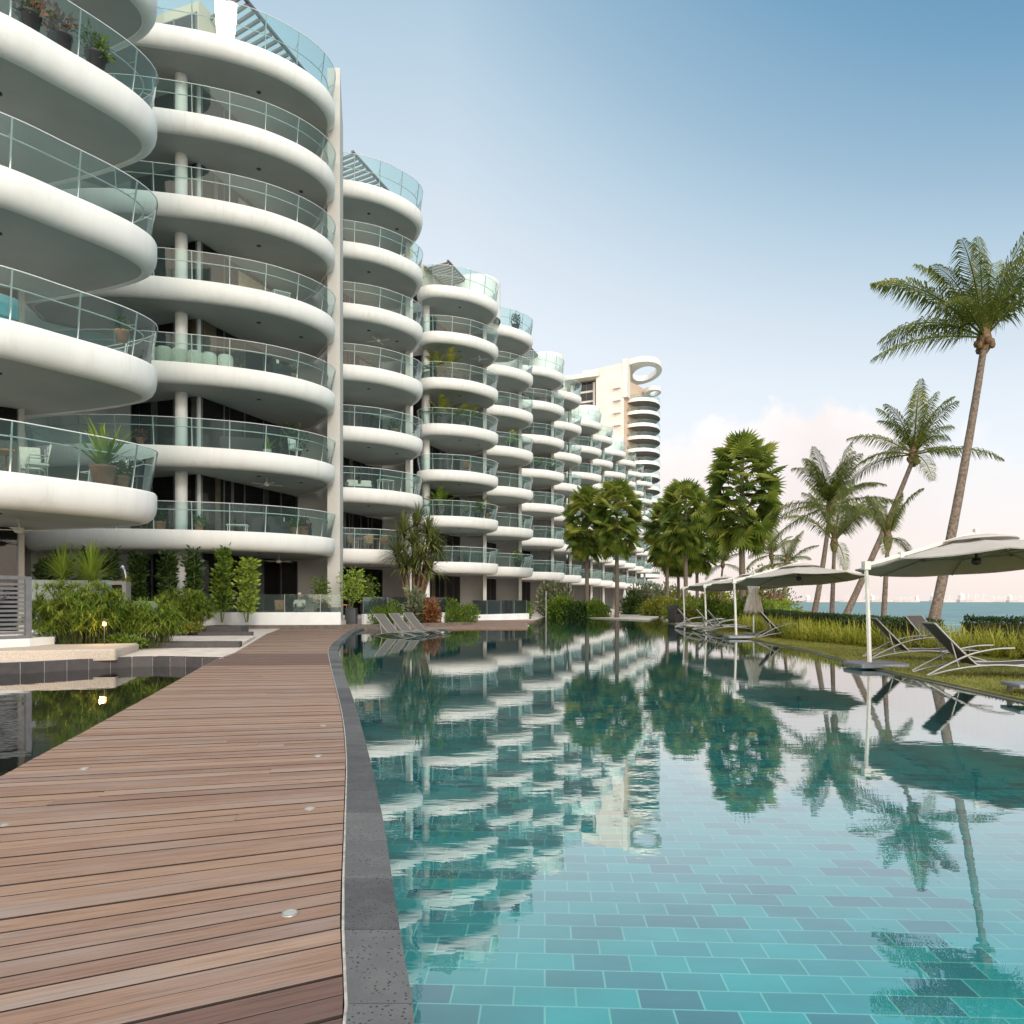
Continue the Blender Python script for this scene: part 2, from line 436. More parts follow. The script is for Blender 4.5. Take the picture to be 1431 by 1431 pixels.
m, t, b = new_mat('lawn_grass')
tcn = nn(t, 'ShaderNodeTexCoord')
n1 = nn(t, 'ShaderNodeTexNoise'); n1.inputs['Scale'].default_value = 1.2; n1.inputs['Detail'].default_value = 9; n1.inputs['Roughness'].default_value = .7
t.links.new(tcn.outputs['Object'], n1.inputs['Vector'])
t.links.new(ramp_n(t, n1.outputs[0], [(.3, (.08, .10, .02)), (.5, (.17, .17, .035)), (.7, (.27, .23, .07))]), b.inputs['Base Color'])
b.inputs['Roughness'].default_value = .95
bp = nn(t, 'ShaderNodeBump'); bp.inputs['Strength'].default_value = .8; bp.inputs['Distance'].default_value = .05
n2 = nn(t, 'ShaderNodeTexNoise'); n2.inputs['Scale'].default_value = 40; t.links.new(tcn.outputs['Object'], n2.inputs['Vector'])
t.links.new(n2.outputs[0], bp.inputs['Height']); t.links.new(bp.outputs[0], b.inputs['Normal'])
M['lawn'] = m

m, t, b = new_mat('lamp_glow')
b.inputs['Base Color'].default_value = (1, .7, .35, 1)
b.inputs['Emission Color'].default_value = (1, .52, .16, 1)
b.inputs['Emission Strength'].default_value = 60
M['lampglow'] = m
b.inputs['Emission Strength'].default_value = 5
b.inputs['Emission Color'].default_value = (1, .42, .07, 1)

# ------------------------------------------------------------------ mesh helpers
class MB:
    """collects geometry and links it as one mesh object"""
    def __init__(self):
        self.v = []; self.n = 0; self.faces = []; self.smooth = []; self.mi = []
    def add(self, verts, faces, smooth=False, mi=0):
        verts = np.asarray(verts, float).reshape(-1, 3)
        self.v.append(verts)
        for f in faces:
            self.faces.append([i + self.n for i in f]); self.smooth.append(smooth); self.mi.append(mi)
        self.n += len(verts)
        return self
    def quads(self, q, mi=0):
        q = np.asarray(q, float)
        k = q.shape[1]
        self.v.append(q.reshape(-1, 3))
        base = self.n
        for i in range(len(q)):
            self.faces.append(list(range(base + i * k, base + (i + 1) * k))); self.smooth.append(False); self.mi.append(mi)
        self.n += len(q) * k
        return self
    def box(self, c, s, rz=0.0, mi=0, tilt=None):
        x, y, z = s[0] / 2, s[1] / 2, s[2] / 2
        p = np.array([(-x, -y, -z), (x, -y, -z), (x, y, -z), (-x, y, -z), (-x, -y, z), (x, -y, z), (x, y, z), (-x, y, z)])
        if tilt is not None:
            p = p @ np.array(tilt.to_3x3()).T
        if rz:
            cs, sn = math.cos(rz), math.sin(rz)
            p = p @ np.array([(cs, sn, 0), (-sn, cs, 0), (0, 0, 1)])
        return self.add(p + np.array(c), [(0, 3, 2, 1), (4, 5, 6, 7), (0, 1, 5, 4), (1, 2, 6, 5), (2, 3, 7, 6), (3, 0, 4, 7)], False, mi)
    def rbox(self, c, s, r, rz=0.0, mi=0):
        """box with rounded vertical edges and chamfered top"""
        x, y = s[0] / 2, s[1] / 2
        pts = []
        for (qx, qy, a0) in ((x - r, y - r, 0), (-x + r, y - r, 90), (-x + r, -y + r, 180), (x - r, -y + r, 270)):
            for k in range(4):
                a = math.radians(a0 + k * 30)
                pts.append((qx + r * math.cos(a), qy + r * math.sin(a)))
        cs, sn = math.cos(rz), math.sin(rz)
        rings = [(0, 1.0), (s[2] - r * .6, 1.0), (s[2] - r * .2, 1 - .35 * r / max(x, y)), (s[2], 1 - r / max(x, y))]
        vs = []
        for (h, k) in rings:
            for px, py in pts:
                px, py = px * k, py * k
                vs.append((c[0] + px * cs - py * sn, c[1] + px * sn + py * cs, c[2] - s[2] / 2 + h))
        n = len(pts); fs = []
        for i in range(len(rings) - 1):
            for j in range(n):
                fs.append((i * n + j, i * n + (j + 1) % n, (i + 1) * n + (j + 1) % n, (i + 1) * n + j))
        self.add(vs, fs, True, mi)
        top = vs[-n:]; self.add(top, [tuple(range(n))], False, mi)
        self.add(vs[:n], [tuple(range(n))[::-1]], False, mi)
        return self
    def prism(self, poly, z0, z1, mi=0):
        n = len(poly)
        a = sum(poly[i][0] * poly[(i + 1) % n][1] - poly[(i + 1) % n][0] * poly[i][1] for i in range(n))
        if a < 0: poly = poly[::-1]
        v = [(p[0], p[1], z0) for p in poly] + [(p[0], p[1], z1) for p in poly]
        f = [tuple(range(n))[::-1], tuple(range(n, 2 * n))] + [(i, (i + 1) % n, n + (i + 1) % n, n + i) for i in range(n)]
        return self.add(v, f, False, mi)
    def tube(self, pts, r, seg=8, mi=0, cap=True, smooth=True):
        pts = [Vector(p) for p in pts]
        rs = r if isinstance(r, (list, tuple)) else [r] * len(pts)
        vs = []; up = Vector((0, 0, 1))
        prev = None
        for i, p in enumerate(pts):
            d = (pts[min(i + 1, len(pts) - 1)] - pts[max(i - 1, 0)]).normalized()
            ref = prev if prev is not None else (Vector((1, 0, 0)) if abs(d.z) > .9 else up)
            a = (ref - d * ref.dot(d))
            if a.length < 1e-5: a = d.orthogonal()
            a.normalize(); prev = a
            bb = d.cross(a)
            for k in range(seg):
                th = 2 * math.pi * k / seg
                vs.append(p + (a * math.cos(th) + bb * math.sin(th)) * rs[i])
        fs = []
        for i in range(len(pts) - 1):
            for k in range(seg):
                fs.append((i * seg + k, i * seg + (k + 1) % seg, (i + 1) * seg + (k + 1) % seg, (i + 1) * seg + k))
        self.add([tuple(v) for v in vs], fs, smooth, mi)
        if cap:
            self.add([tuple(v) for v in vs[:seg]], [tuple(range(seg))[::-1]], False, mi)
            self.add([tuple(v) for v in vs[-seg:]], [tuple(range(seg))], False, mi)
        return self
    def lathe(self, prof, c=(0, 0, 0), seg=20, wave=0.0, waves=0, mi=0):
        vs = []; fs = []
        for (r, z) in prof:
            for k in range(seg):
                th = 2 * math.pi * k / seg
                rr = r * (1 + wave * math.cos(waves * th)) if wave else r
                vs.append((c[0] + rr * math.cos(th), c[1] + rr * math.sin(th), c[2] + z))
        for i in range(len(prof) - 1):
            for k in range(seg):
                fs.append((i * seg + k, i * seg + (k + 1) % seg, (i + 1) * seg + (k + 1) % seg, (i + 1) * seg + k))
        return self.add(vs, fs, True, mi)
    def build(self, name, mats, parent=None, origin=None):
        me = bpy.data.meshes.new(name)
        V = np.concatenate(self.v) if self.v else np.zeros((0, 3))
        off = np.zeros(3)
        if parent is not None:
            p = parent; 
            while p is not None:
                off += np.array(p.location); p = p.parent
        if origin is not None:
            off += np.array(origin)
        V = V - off
        nl = [len(f) for f in self.faces]
        me.vertices.add(len(V)); me.vertices.foreach_set('co', V.ravel())
        tot = sum(nl)
        me.loops.add(tot); me.polygons.add(len(nl))
        me.loops.foreach_set('vertex_index', np.fromiter((i for f in self.faces for i in f), int, tot))
        st = np.concatenate([[0], np.cumsum(nl)[:-1]]) if nl else np.zeros(0)
        me.polygons.foreach_set('loop_start', st.astype(int))
        me.polygons.foreach_set('use_smooth', np.array(self.smooth, bool))
        me.polygons.foreach_set('material_index', np.array(self.mi, int))
        for mt in (mats if isinstance(mats, (list, tuple)) else [mats]):
            me.materials.append(mt)
        me.update(calc_edges=True)
        me.validate()
        o = bpy.data.objects.new(name, me)
        COL.objects.link(o)
        if parent is not None: o.parent = parent
        if origin is not None: o.location = origin
        return o

def tag(o, label=None, cat=None, group=None, kind=None):
    if label: o['label'] = label
    if cat: o['category'] = cat
    if group: o['group'] = group
    if kind: o['kind'] = kind
    return o

def thing(name, label, cat, loc=(0, 0, 0), rz=0, group=None):
    o = bpy.data.objects.new(name, None)
    o.empty_display_size = .2
    COL.objects.link(o)
    o.location = loc
    o.rotation_euler = (0, 0, rz)
    return tag(o, label, cat, group)

def children(o):
    return [c for c in bpy.data.objects if c.parent is o]

KIDS = {}
def copy_tree(o, parent=None):
    c = o.copy(); COL.objects.link(c)
    if parent is not None: c.parent = parent
    if o not in KIDS: KIDS[o] = children(o)
    for ch in KIDS[o]: copy_tree(ch, c)
    return c

def place(proto, used, loc, rz=0, label=None, scale=1.0, group=None):
    o = copy_tree(proto) if used else proto
    o.location = loc; o.rotation_euler = (0, 0, rz); o.scale = (scale,) * 3 if not isinstance(scale, tuple) else scale
    if label: o['label'] = label
    if group: o['group'] = group
    return o

def W(px, py, d):
    """where a point seen at photograph pixel px, py lies when it is d metres in front of the eye"""
    return ((px - 715.5) / F * d, d, EYE + (840 - py) / F * d)

def catmull(P, n=6, closed=True):
    P = [np.array(p, float) for p in P]; N = len(P); out = []
    rng = range(N) if closed else range(N - 1)
    for i in rng:
        p0, p1, p2, p3 = (P[(i - 1) % N], P[i], P[(i + 1) % N], P[(i + 2) % N]) if closed else (P[max(i - 1, 0)], P[i], P[i + 1], P[min(i + 2, N - 1)])
        for k in range(n):
            s = k / n
            out.append(.5 * ((2 * p1) + (-p0 + p2) * s + (2 * p0 - 5 * p1 + 4 * p2 - p3) * s * s + (-p0 + 3 * p1 - 3 * p2 + p3) * s ** 3))
    if not closed: out.append(P[-1])
    return out

def resample(P, step):
    P = [np.array(p, float) for p in P]
    L = [0]
    for a, b_ in zip(P, P[1:]): L.append(L[-1] + np.linalg.norm(b_ - a))
    n = max(1, round(L[-1] / step)); out = []
    for k in range(n + 1):
        s = L[-1] * k / n
        i = min(max(int(np.searchsorted(L, s) - 1), 0), len(P) - 2)
        f = (s - L[i]) / max(1e-9, L[i + 1] - L[i])
        out.append(P[i] + (P[i + 1] - P[i]) * f)
    return out

def normals2(P, closed):
    N = len(P); out = []
    for i in range(N):
        a = P[(i - 1) % N] if closed or i > 0 else P[i]
        b_ = P[(i + 1) % N] if closed or i < N - 1 else P[i]
        d = b_ - a; d = d / (np.linalg.norm(d) + 1e-9)
        out.append(np.array((d[1], -d[0])))          # outward for a counter-clockwise loop
    return out

def rot_to(d):
    return Vector(d).to_track_quat('Z', 'Y').to_matrix()

# ------------------------------------------------------------------ the ground and the waters
def structure(mb, name, mats):
    return tag(mb.build(name, mats), kind='structure')

structure(MB().prism([(-6000, -300), (9000, -300), (9000, 14000), (-6000, 14000)], -6, -4), 'seabed', M['sand'])
structure(MB().add([(-6000, -300, -1.7), (9000, -300, -1.7), (9000, 14000, -1.7), (-6000, 14000, -1.7)], [(0, 1, 2, 3)]), 'sea', M['sea'])

WZ = -.05
EDGE = [(5.85, 0.5), (6.5, 9.2), (6.93, 14.2), (7.8, 20.6), (8.15, 28), (8.62, 36), (9.3, 44), (11.5, 56), (14.2, 68)]
COPIN = [(-.02, .7), (-.15, 1.3), (-.287, 2.13), (-.456, 2.86), (-.83, 4.5), (-1.68, 7.87), (-3.3, 14.0), (-4.66, 19.4), (-5.7, 25), (-6.55, 30.5), (-6.8, 34.5)]
COPOUT = [(-.22, .7), (-.36, 1.3), (-.49, 2.13), (-.68, 2.9), (-.97, 4.2), (-1.38, 6.0), (-2.02, 8.5), (-3.55, 14.1), (-4.90, 19.3), (-5.95, 25), (-6.85, 30.5), (-7.15, 34.5)]
LEFT = [(-2.3, .2), (-2.9, 2.0), (-3.65, 5.14), (-4.79, 9.54), (-6.9, 17.5), (-9.3, 27), (-10.6, 33.0)]

poolpoly = [(0, .5), (5.87, .5)] + EDGE[1:] + [(2.4, 68)] + [(.5, 60), (-8.5, 44), (-8.5, 34), (-7.0, 31), (-5.0, 20), (-2.0, 8.4), (-.6, 2.86), (-.2, .7)]
structure(MB().add([(x, y, WZ) for x, y in poolpoly], [tuple(range(len(poolpoly)))]), 'pool_water', M['water'])
structure(MB().add([(x + (.08 if x > 4 else 0), y, -.66) for x, y in poolpoly], [tuple(range(len(poolpoly)))]), 'pool_floor', M['tile'])
structure(MB().add([(-30, .5, -.2), (-2.2, .5, -.2), (-3.4, 5, -.2), (-4.6, 9.5, -.2), (-6.6, 17.5, -.2), (-8.9, 27, -.2), (-30, 27, -.2)], [tuple(range(7))]), 'pond_water', M['pond'])
structure(MB().prism([(-30, .5), (-1, .5), (-1, 2), (-4.3, 12), (-8.9, 27), (-30, 27)], -.9, -.75), 'pond_floor', M['darkstone'])

# near end of the pool and wall under the coping
inwall = catmull(COPIN, 5, False)
mb = MB()
for a, b_ in zip(inwall, inwall[1:]):
    mb.add([(a[0], a[1], -.67), (b_[0], b_[1], -.67), (b_[0], b_[1], -.02), (a[0], a[1], -.02)], [(0, 1, 2, 3)])
structure(mb, 'pool_side', M['tile'])

# coping stones: separate blocks with a pale joint between them
cin = resample(inwall, .02); cout = resample(catmull(COPOUT, 5, False), .02)
def at_frac(P, f):
    i = f * (len(P) - 1); k = int(min(i, len(P) - 2)); return P[k] + (P[k + 1] - P[k]) * (i - k)
def at_y(P, y):
    for a, b_ in zip(P, P[1:]):
        if a[1] <= y <= b_[1]: return a + (b_ - a) * ((y - a[1]) / (b_[1] - a[1] + 1e-9))
    return P[-1] if y > P[-1][1] else P[0]
mb = MB(); gr = MB()
y = .72
rr = random.Random(4)
while y < 33.6:
    y2 = y + (.50 if y < 10 else .6)
    k0, k1 = y + .004, y2 - .004
    a, b_, c, d = at_y(cout, k0), at_y(cin, k0), at_y(cin, k1), at_y(cout, k1)
    dz = rr.uniform(-.0015, .0015)
    mb.prism([tuple(a + (b_ - a) * .02), tuple(b_), tuple(c), tuple(d + (c - d) * .02)], -.12, .012 + dz)
    a, b_, c, d = at_y(cout, y), at_y(cin, y), at_y(cin, y2), at_y(cout, y2)
    gr.prism([tuple(a - (b_ - a) * .03), tuple(a + (b_ - a) * .985), tuple(d + (c - d) * .985), tuple(d - (c - d) * .03)], -.10, .006)
    y = y2
structure(mb, 'pool_coping', M['coping'])
structure(gr, 'coping_joint', M['grout'])

# ------------------------------------------------------------------ boardwalk
def theta(y):
    xs = [0, 2.9, 5.3, 9.0, 14, 20, 34]; ts = [27, 25.6, 13.5, 8.5, 5.5, 3.5, 1.0]
    return math.radians(float(np.interp(y, xs, ts)))
left = catmull(LEFT, 8, False)
def hit_left(p, th):
    d = np.array((-math.cos(th), -math.sin(th)))
    best = None
    for a, b_ in zip(left, left[1:]):
        e = b_ - a
        det = d[0] * (-e[1]) + e[0] * d[1]
        if abs(det) < 1e-9: continue
        r = a - p
        s = (r[0] * (-e[1]) + e[0] * r[1]) / det
        u = (d[0] * r[1] - d[1] * r[0]) / det
        if -1e-6 <= u <= 1 + 1e-6 and s > 0 and (best is None or s < best): best = s
    if best is None: best = 3.0
    return p + d * best
mb = MB(); UV = []; BOARD_DARK = []
rr = random.Random(11)
y = .75; idx = 0
lines = []
while y < 33.0:
    p = at_y(cout, y) - np.array((.012, 0))
    lines.append((p, hit_left(p, theta(y)), y)); y += .118
for (p0, l0, y0), (p1, l1, y1) in zip(lines, lines[1:]):
    gap = .0115
    cuts = [0.0]
    if rr.random() < .22: cuts.append(rr.uniform(.2, .8))
    if y0 < 2.32: cuts = [0.0, .30 + .02 * rr.random()]
    cuts.append(1.0)
    w = np.linalg.norm(p1 - p0)
    Ltot = np.linalg.norm(l0 - p0)
    for c0, c1 in zip(cuts, cuts[1:]):
        e0 = 0 if c0 == 0 else .002 / Ltot
        q = []
        for (c, side) in ((c0 + e0, 0), (c1, 0), (c1, 1), (c0 + e0, 1)):
            a = p0 + (l0 - p0) * c; b_ = p1 + (l1 - p1) * c
            v = b_ - a; wv = np.linalg.norm(v) + 1e-9
            q.append(a + v * (gap / wv) if side == 0 else b_)
        dz = rr.uniform(-.003, .002)
        vs = [(x[0], x[1], dz) for x in q] + [(x[0], x[1], dz - .03) for x in q]
        mb.add(vs, [(3, 2, 1, 0)])
        mb.add(vs, [(4, 5, 6, 7), (0, 1, 5, 4), (1, 2, 6, 5), (2, 3, 7, 6), (3, 0, 4, 7)], False, 1)
        u0 = idx * 7.3; v0 = idx * .37
        uvq = [(u0 + c0 * Ltot, v0), (u0 + c1 * Ltot, v0), (u0 + c1 * Ltot, v0 + w), (u0 + c0 * Ltot, v0 + w)]
        for f in [(3, 2, 1, 0), (0, 1, 2, 3), (0, 1, 1, 0), (1, 2, 2, 1), (2, 3, 3, 2), (3, 0, 0, 3)]:
            UV += [uvq[i] for i in f]
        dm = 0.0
        if 14.0 < y0 < 17.2: dm = .75  # one band of boards set darker
        if y0 < 2.32 and c0 == 0: dm = .9  # pool-side ends of the nearest boards set darker
        BOARD_DARK += [dm] * 16
        idx += 1
deck = structure(mb, 'boardwalk', [M['deck'], M['plankside']])
uvl = deck.data.uv_layers.new(name='uv')
uvl.data.foreach_set('uv', np.array(UV, float).ravel())
da = deck.data.attributes.new('board_dark', 'FLOAT', 'POINT')
da.data.foreach_set('value', np.array(BOARD_DARK, float))
under = [tuple(at_y(cout, yy) - np.array((.03, 0))) for yy in np.linspace(.75, 32.9, 24)] + [tuple(p + np.array((.12, 0))) for p in left[::-1] if p[1] > .5]
structure(MB().prism(under, -.5, -.09), 'boardwalk_base', M['darkstone'])

# recessed lights in the boards
LIGHTS = [(405, 1276, 'steel deck light in the boards nearest the coping stones at the front'), (433, 1130, 'second steel deck light along the coping stones'),
          (445, 1056, 'third steel deck light along the coping stones'), (118, 1074, 'small steel deck light near the left edge of the boardwalk above the pond'),
          (6, 1153, 'steel deck light cut by the left frame edge'), (452, 1014, 'smallest steel deck light, farthest along the coping')]
for px, py, lb in LIGHTS:
    d = EYE * F / (py - 840)
    x, yy = (px - 715.5) / F * d, d
    r_ = thing('deck_light', lb, 'light', (x, yy, 0), 0, 'recessed deck lights')
    MB().lathe([(.034, -.01), (.034, .002), (.032, .003), (.028, .003), (.0275, .001)], (x, yy, 0), 24).build('rim', M['alu'], r_)
    MB().lathe([(.0274, .0015), (.012, .002), (.0001, .0022)], (x, yy, 0), 24).build('lens', M['lens'], r_)

# lands: lawn bank right of the pool, terrace ground left, far shore
edge = catmull(EDGE, 5, False)
mb = MB()
poly = [tuple(p) for p in edge] + [(16, 74), (30, 100), (60, 220), (70, 220), (40, 100), (24, 74), (17.5, 40), (16, 20), (15, .5)]
mb.prism([(p[0] + .10, p[1]) for p in edge] + [(30, 90), (60, 230), (72, 230), (38, 90), (22, 60), (17.5, 40), (16, 20), (15.5, .5)], -1.75, -.015)
structure(mb, 'lawn', M['lawn'])
mb = MB()
for a, b_ in zip(edge, edge[1:]):
    mb.prism([tuple(a), tuple(b_), (b_[0] + .10, b_[1]), (a[0] + .10, a[1])], -.075, -.042)
structure(mb, 'infinity_edge', M['coping'])
mb = MB()
for a, b_ in zip(edge, edge[1:]):
    mb.prism([(a[0] + .004, a[1]), (b_[0] + .004, b_[1]), (b_[0] + .09, b_[1]), (a[0] + .09, a[1])], -.7, -.076)
structure(mb, 'infinity_wall', M['tile'])
mb = MB().prism([(8.75, 35.2), (9.5, 43), (11.4, 55), (12.5, 60), (13.4, 60), (12.3, 52), (10.6, 43), (9.6, 35)], -.3, .012)
mb.prism([(8.95, 47.2), (11.9, 58.4), (11.4, 59.2), (7.0, 58.5), (5.4, 56.4)], -.5, .02)
structure(mb, 'shore_path', M['pave'])
mb = MB()
mb.prism([(-60, 33.0), (-7.15, 33.0), (-6.8, 34.4), (-3.3, 34.4), (.65, 34.4), (.9, 43), (2.4, 57), (3.2, 63), (15.5, 63), (30, 89), (60, 230), (60, 400), (-120, 400), (-120, 33)], -1.7, .0)
structure(mb, 'far_ground', M['pave'])

# timber platform reaching into the pool, with boards
mb = MB(); UV = []; BOARD_DARK = []
k = 0; yy = 34.0
while yy < 46:
    x1 = .75 if yy < 40 else .75 + (yy - 40) * .12
    vs = [(-6.6, yy, .03), (x1, yy, .03), (x1, yy + .112, .03), (-6.6, yy + .112, .03)]
    vs += [(a, b_, -.12) for a, b_, c in vs]
    mb.add(vs, [(3, 2, 1, 0)[::-1], (4, 5, 6, 7)[::-1], (0, 1, 5, 4)[::-1], (1, 2, 6, 5)[::-1], (2, 3, 7, 6)[::-1], (3, 0, 4, 7)[::-1]])
    for f in range(6): UV += [(k * 3.1, k * .4), (k * 3.1 + 7, k * .4), (k * 3.1 + 7, k * .4 + .1), (k * 3.1, k * .4 + .1)]
    BOARD_DARK += [.35] * 8
    yy += .12; k += 1
pf = structure(mb, 'timber_platform', M['deck'])
pf.data.uv_layers.new(name='uv').data.foreach_set('uv', np.array(UV, float).ravel())
pf.data.attributes.new('board_dark', 'FLOAT', 'POINT').data.foreach_set('value', np.array(BOARD_DARK, float))

# pond edge: dark stone wall, pale paving behind, steps of paving between the planters
PW = [(-17, 12.6), (-12.5, 13.5), (-10.1, 14.2), (-8.9, 15.4), (-8.0, 15.95), (-7.2, 15.8), (-6.35, 15.6)]
pw = resample(catmull(PW, 6, False), .42)
mb = MB(); gr = MB()
for a, b_ in zip(pw, pw[1:]):
    e = (b_ - a); e /= np.linalg.norm(e); n = np.array((-e[1], e[0]))
    a2, b2 = a + e * .006, b_ - e * .006
    mb.prism([tuple(a2), tuple(b2), tuple(b2 + n * .25), tuple(a2 + n * .25)], -.75, .022)
    gr.prism([tuple(a + n * .006), tuple(b_ + n * .006), tuple(b_ + n * .2), tuple(a + n * .2)], -.75, .016)
structure(mb, 'pond_wall', M['darkstone'])
structure(gr, 'pond_wall_joint', M['grout'])
gp = [tuple(p + np.array((0, .22))) for p in pw]
structure(MB().prism(gp + [(-6.6, 17.2), (-9.2, 27), (-10.5, 32.9), (-30, 32.9), (-30, 13)], -.8, .03), 'stone_paving', M['pave'])
# second channel behind (dark strip) and two more paving steps
mb = MB()
mb.prism([(-12.0, 18.6), (-9.6, 18.7), (-7.15, 18.9), (-7.3, 19.5), (-9.6, 19.4), (-12, 19.3)], -.1, .17)
mb.prism([(-10.2, 23.4), (-8.55, 23.7), (-8.75, 24.4), (-10.4, 24.2)], -.1, .22)
mb.prism([(-11.6, 25.3), (-9.5, 25.3), (-9.5, 26.0), (-11.6, 26.0)], -.1, .36)
structure(mb, 'channel_wall', M['darkstone'])
mb = MB()
mb.prism([(-13.2, 19.42), (-9.6, 19.45), (-7.3, 19.55), (-8.4, 23.6), (-13.2, 23.4)], -.1, .12)
structure(mb, 'stone_step', M['pave'])
o = MB().rbox((-12.1, 15.65, .10), (6.8, 2.3, .24), .06, math.radians(16)).build('granite_bench', M['granite'], None, (-12.1, 15.65, 0))
tag(o, 'low beige granite ledge stepping above the dark stone pond wall', 'ledge')

# timber strip in front of the garden wall
structure(MB().prism([(-13.6, 31.6), (-7.1, 32.4), (-2.5, 36.6), (-2.0, 37.6), (-7.2, 33.6), (-13.6, 33.0)], -.2, .16), 'timber_walk', M['board'])

# ------------------------------------------------------------------ the condominium
FH = 3.5
ZT = [4.25 + FH * i for i in range(7)]          # balcony floor tops
TH = .86
PROF = [(.15, 0), (.03, -.015), (0, -.07), (0, -.40), (.03, -.56), (.10, -.70), (.22, -.80), (.36, -.845), (.38, -.835), (.39, -.80)]

def slab_mesh(outl, name, parent, ztop):
    P = catmull(outl, 7, True)
    area = sum(P[i][0] * P[(i + 1) % len(P)][1] - P[(i + 1) % len(P)][0] * P[i][1] for i in range(len(P)))
    if area < 0: P = P[::-1]
    N = normals2(P, True); n = len(P)
    vs = []
    for ins, dz in PROF:
        for p, nv in zip(P, N):
            vs.append((p[0] - nv[0] * ins, p[1] - nv[1] * ins, ztop + dz))
    fs = []
    for i in range(len(PROF) - 1):
        for k in range(n):
            fs.append((i * n + k, (i + 1) * n + k, (i + 1) * n + (k + 1) % n, i * n + (k + 1) % n))
    mb = MB()
    mb.add(vs, fs, True)
    mb.add(vs[:n], [tuple(range(n))])
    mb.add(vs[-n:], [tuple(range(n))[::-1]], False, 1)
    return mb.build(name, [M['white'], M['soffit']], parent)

def rail_mesh(path, parent, ztop, step=1.45, h=1.15):
    """leaning glass balustrade with posts, cap and inner handrail along an outline run"""
    P = resample(catmull(path, 8, False), .25)
    N = normals2(P, False)
    gl = MB(); fr = MB()
    lean = .20
    def pt(i, ins, z): return (P[i][0] - N[i][0] * ins, P[i][1] - N[i][1] * ins, ztop + z)
    n = len(P)
    inner = [pt(i, .19, .02) for i in range(n)] + [pt(i, .19 - lean, h) for i in range(n)]
    outer = [pt(i, .178, .02) for i in range(n)] + [pt(i, .178 - lean, h) for i in range(n)]
    vs = inner + outer; m2 = 2 * n
    fs = []
    for i in range(n - 1):
        fs.append((m2 + i, m2 + i + 1, m2 + n + i + 1, m2 + n + i))
    gl.add(vs, fs, True)
    fr.tube([pt(i, .185 - lean, h + .008) for i in range(n)], .016, 5)
    fr.tube([pt(i, .34, .86) for i in range(n)], .02, 5)
    k = max(1, round(step / .25))
    for i in list(range(0, n, k)):
        a, b_ = Vector(pt(i, .20, -.02)), Vector(pt(i, .205 - lean, h))
        fr.tube([a, b_], .024, 4, smooth=False)
        m_ = a.lerp(b_, .75)
        fr.tube([m_, Vector(pt(i, .34, .86))], .012, 4)
    g = gl.build('balustrade_glass', M['glass'], parent)
    f = fr.build('balustrade_frame', M['railw'], parent)
    return g, f

def window_part(a, b_, z0, z1, parent, npan=4, name='window', curtain=False):
    """dark glazing between two plan points with bronze frame and mullions"""
    a, b_ = np.array(a, float), np.array(b_, float)
    e = b_ - a; L = np.linalg.norm(e); e /= L; n = np.array((e[1], -e[0]))
    def q(s, o, z): p = a + e * s + n * o; return (p[0], p[1], z)
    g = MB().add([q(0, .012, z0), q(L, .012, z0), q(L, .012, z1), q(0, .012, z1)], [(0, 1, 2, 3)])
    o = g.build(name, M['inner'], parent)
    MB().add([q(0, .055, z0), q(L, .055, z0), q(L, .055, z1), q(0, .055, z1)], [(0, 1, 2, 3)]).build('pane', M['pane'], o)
    if curtain:
        wr = random.Random(int(abs(a[0] * 91 + z0 * 37)))
        s0 = 0.0
        for i in range(npan):
            if wr.random() < .42:
                w_ = L / npan; a0 = L * i / npan; k0, k1 = sorted((wr.uniform(0, 1), wr.uniform(.0, 1)))
                c_ = MB(); nseg = max(4, int((k1 - k0) * w_ / .06)); vs = []
                for k in range(nseg + 1):
                    ss_ = a0 + w_ * (k0 + (k1 - k0) * k / nseg); oo = .028 + .010 * math.sin(k * 1.9)
                    vs += [q(ss_, oo, z0), q(ss_, oo, z1)]
                c_.add(vs, [(2 * k, 2 * k + 2, 2 * k + 3, 2 * k + 1) for k in range(nseg)], True)
                c_.build('curtain', M[wr.choice(['soft', 'pale_wood', 'inner2'])], o)
    f = MB()
    def bar(s0, s1, za, zb):
        vs = [q(s0, .0, za), q(s1, .0, za), q(s1, .0, zb), q(s0, .0, zb), q(s0, .07, za), q(s1, .07, za), q(s1, .07, zb), q(s0, .07, zb)]
        f.add(vs, [(4, 5, 6, 7), (0, 1, 5, 4), (1, 2, 6, 5), (2, 3, 7, 6), (3, 0, 4, 7)])
    w = .045
    for i in range(npan + 1):
        s = L * i / npan
        bar(max(0, s - w), min(L, s + w), z0, z1)
    f2 = f.build('window_frame', M['greyw'], o)
    return o

B = thing('condominium_building', 'long white condominium of stepped blocks with stacked curved balconies beside the pool', 'building', (0, 34, 0))

TIP = {1: (-9.85, 19.5), 2: (-8.54, 34.05)}
for i, (px, sp) in {3: (589, 79.5), 4: (696, 60.7), 5: (745, 53.8), 6: (789, 46.0), 7: (813, 41.5), 8: (841, 36.0), 9: (857, 33.0), 10: (875, 30.2), 11: (889, 28.2), 12: (900, 25.9), 13: (912, 24.0)}.items():
    D = FH * F / sp
    TIP[i] = ((px - 715.5) / F * D, D)

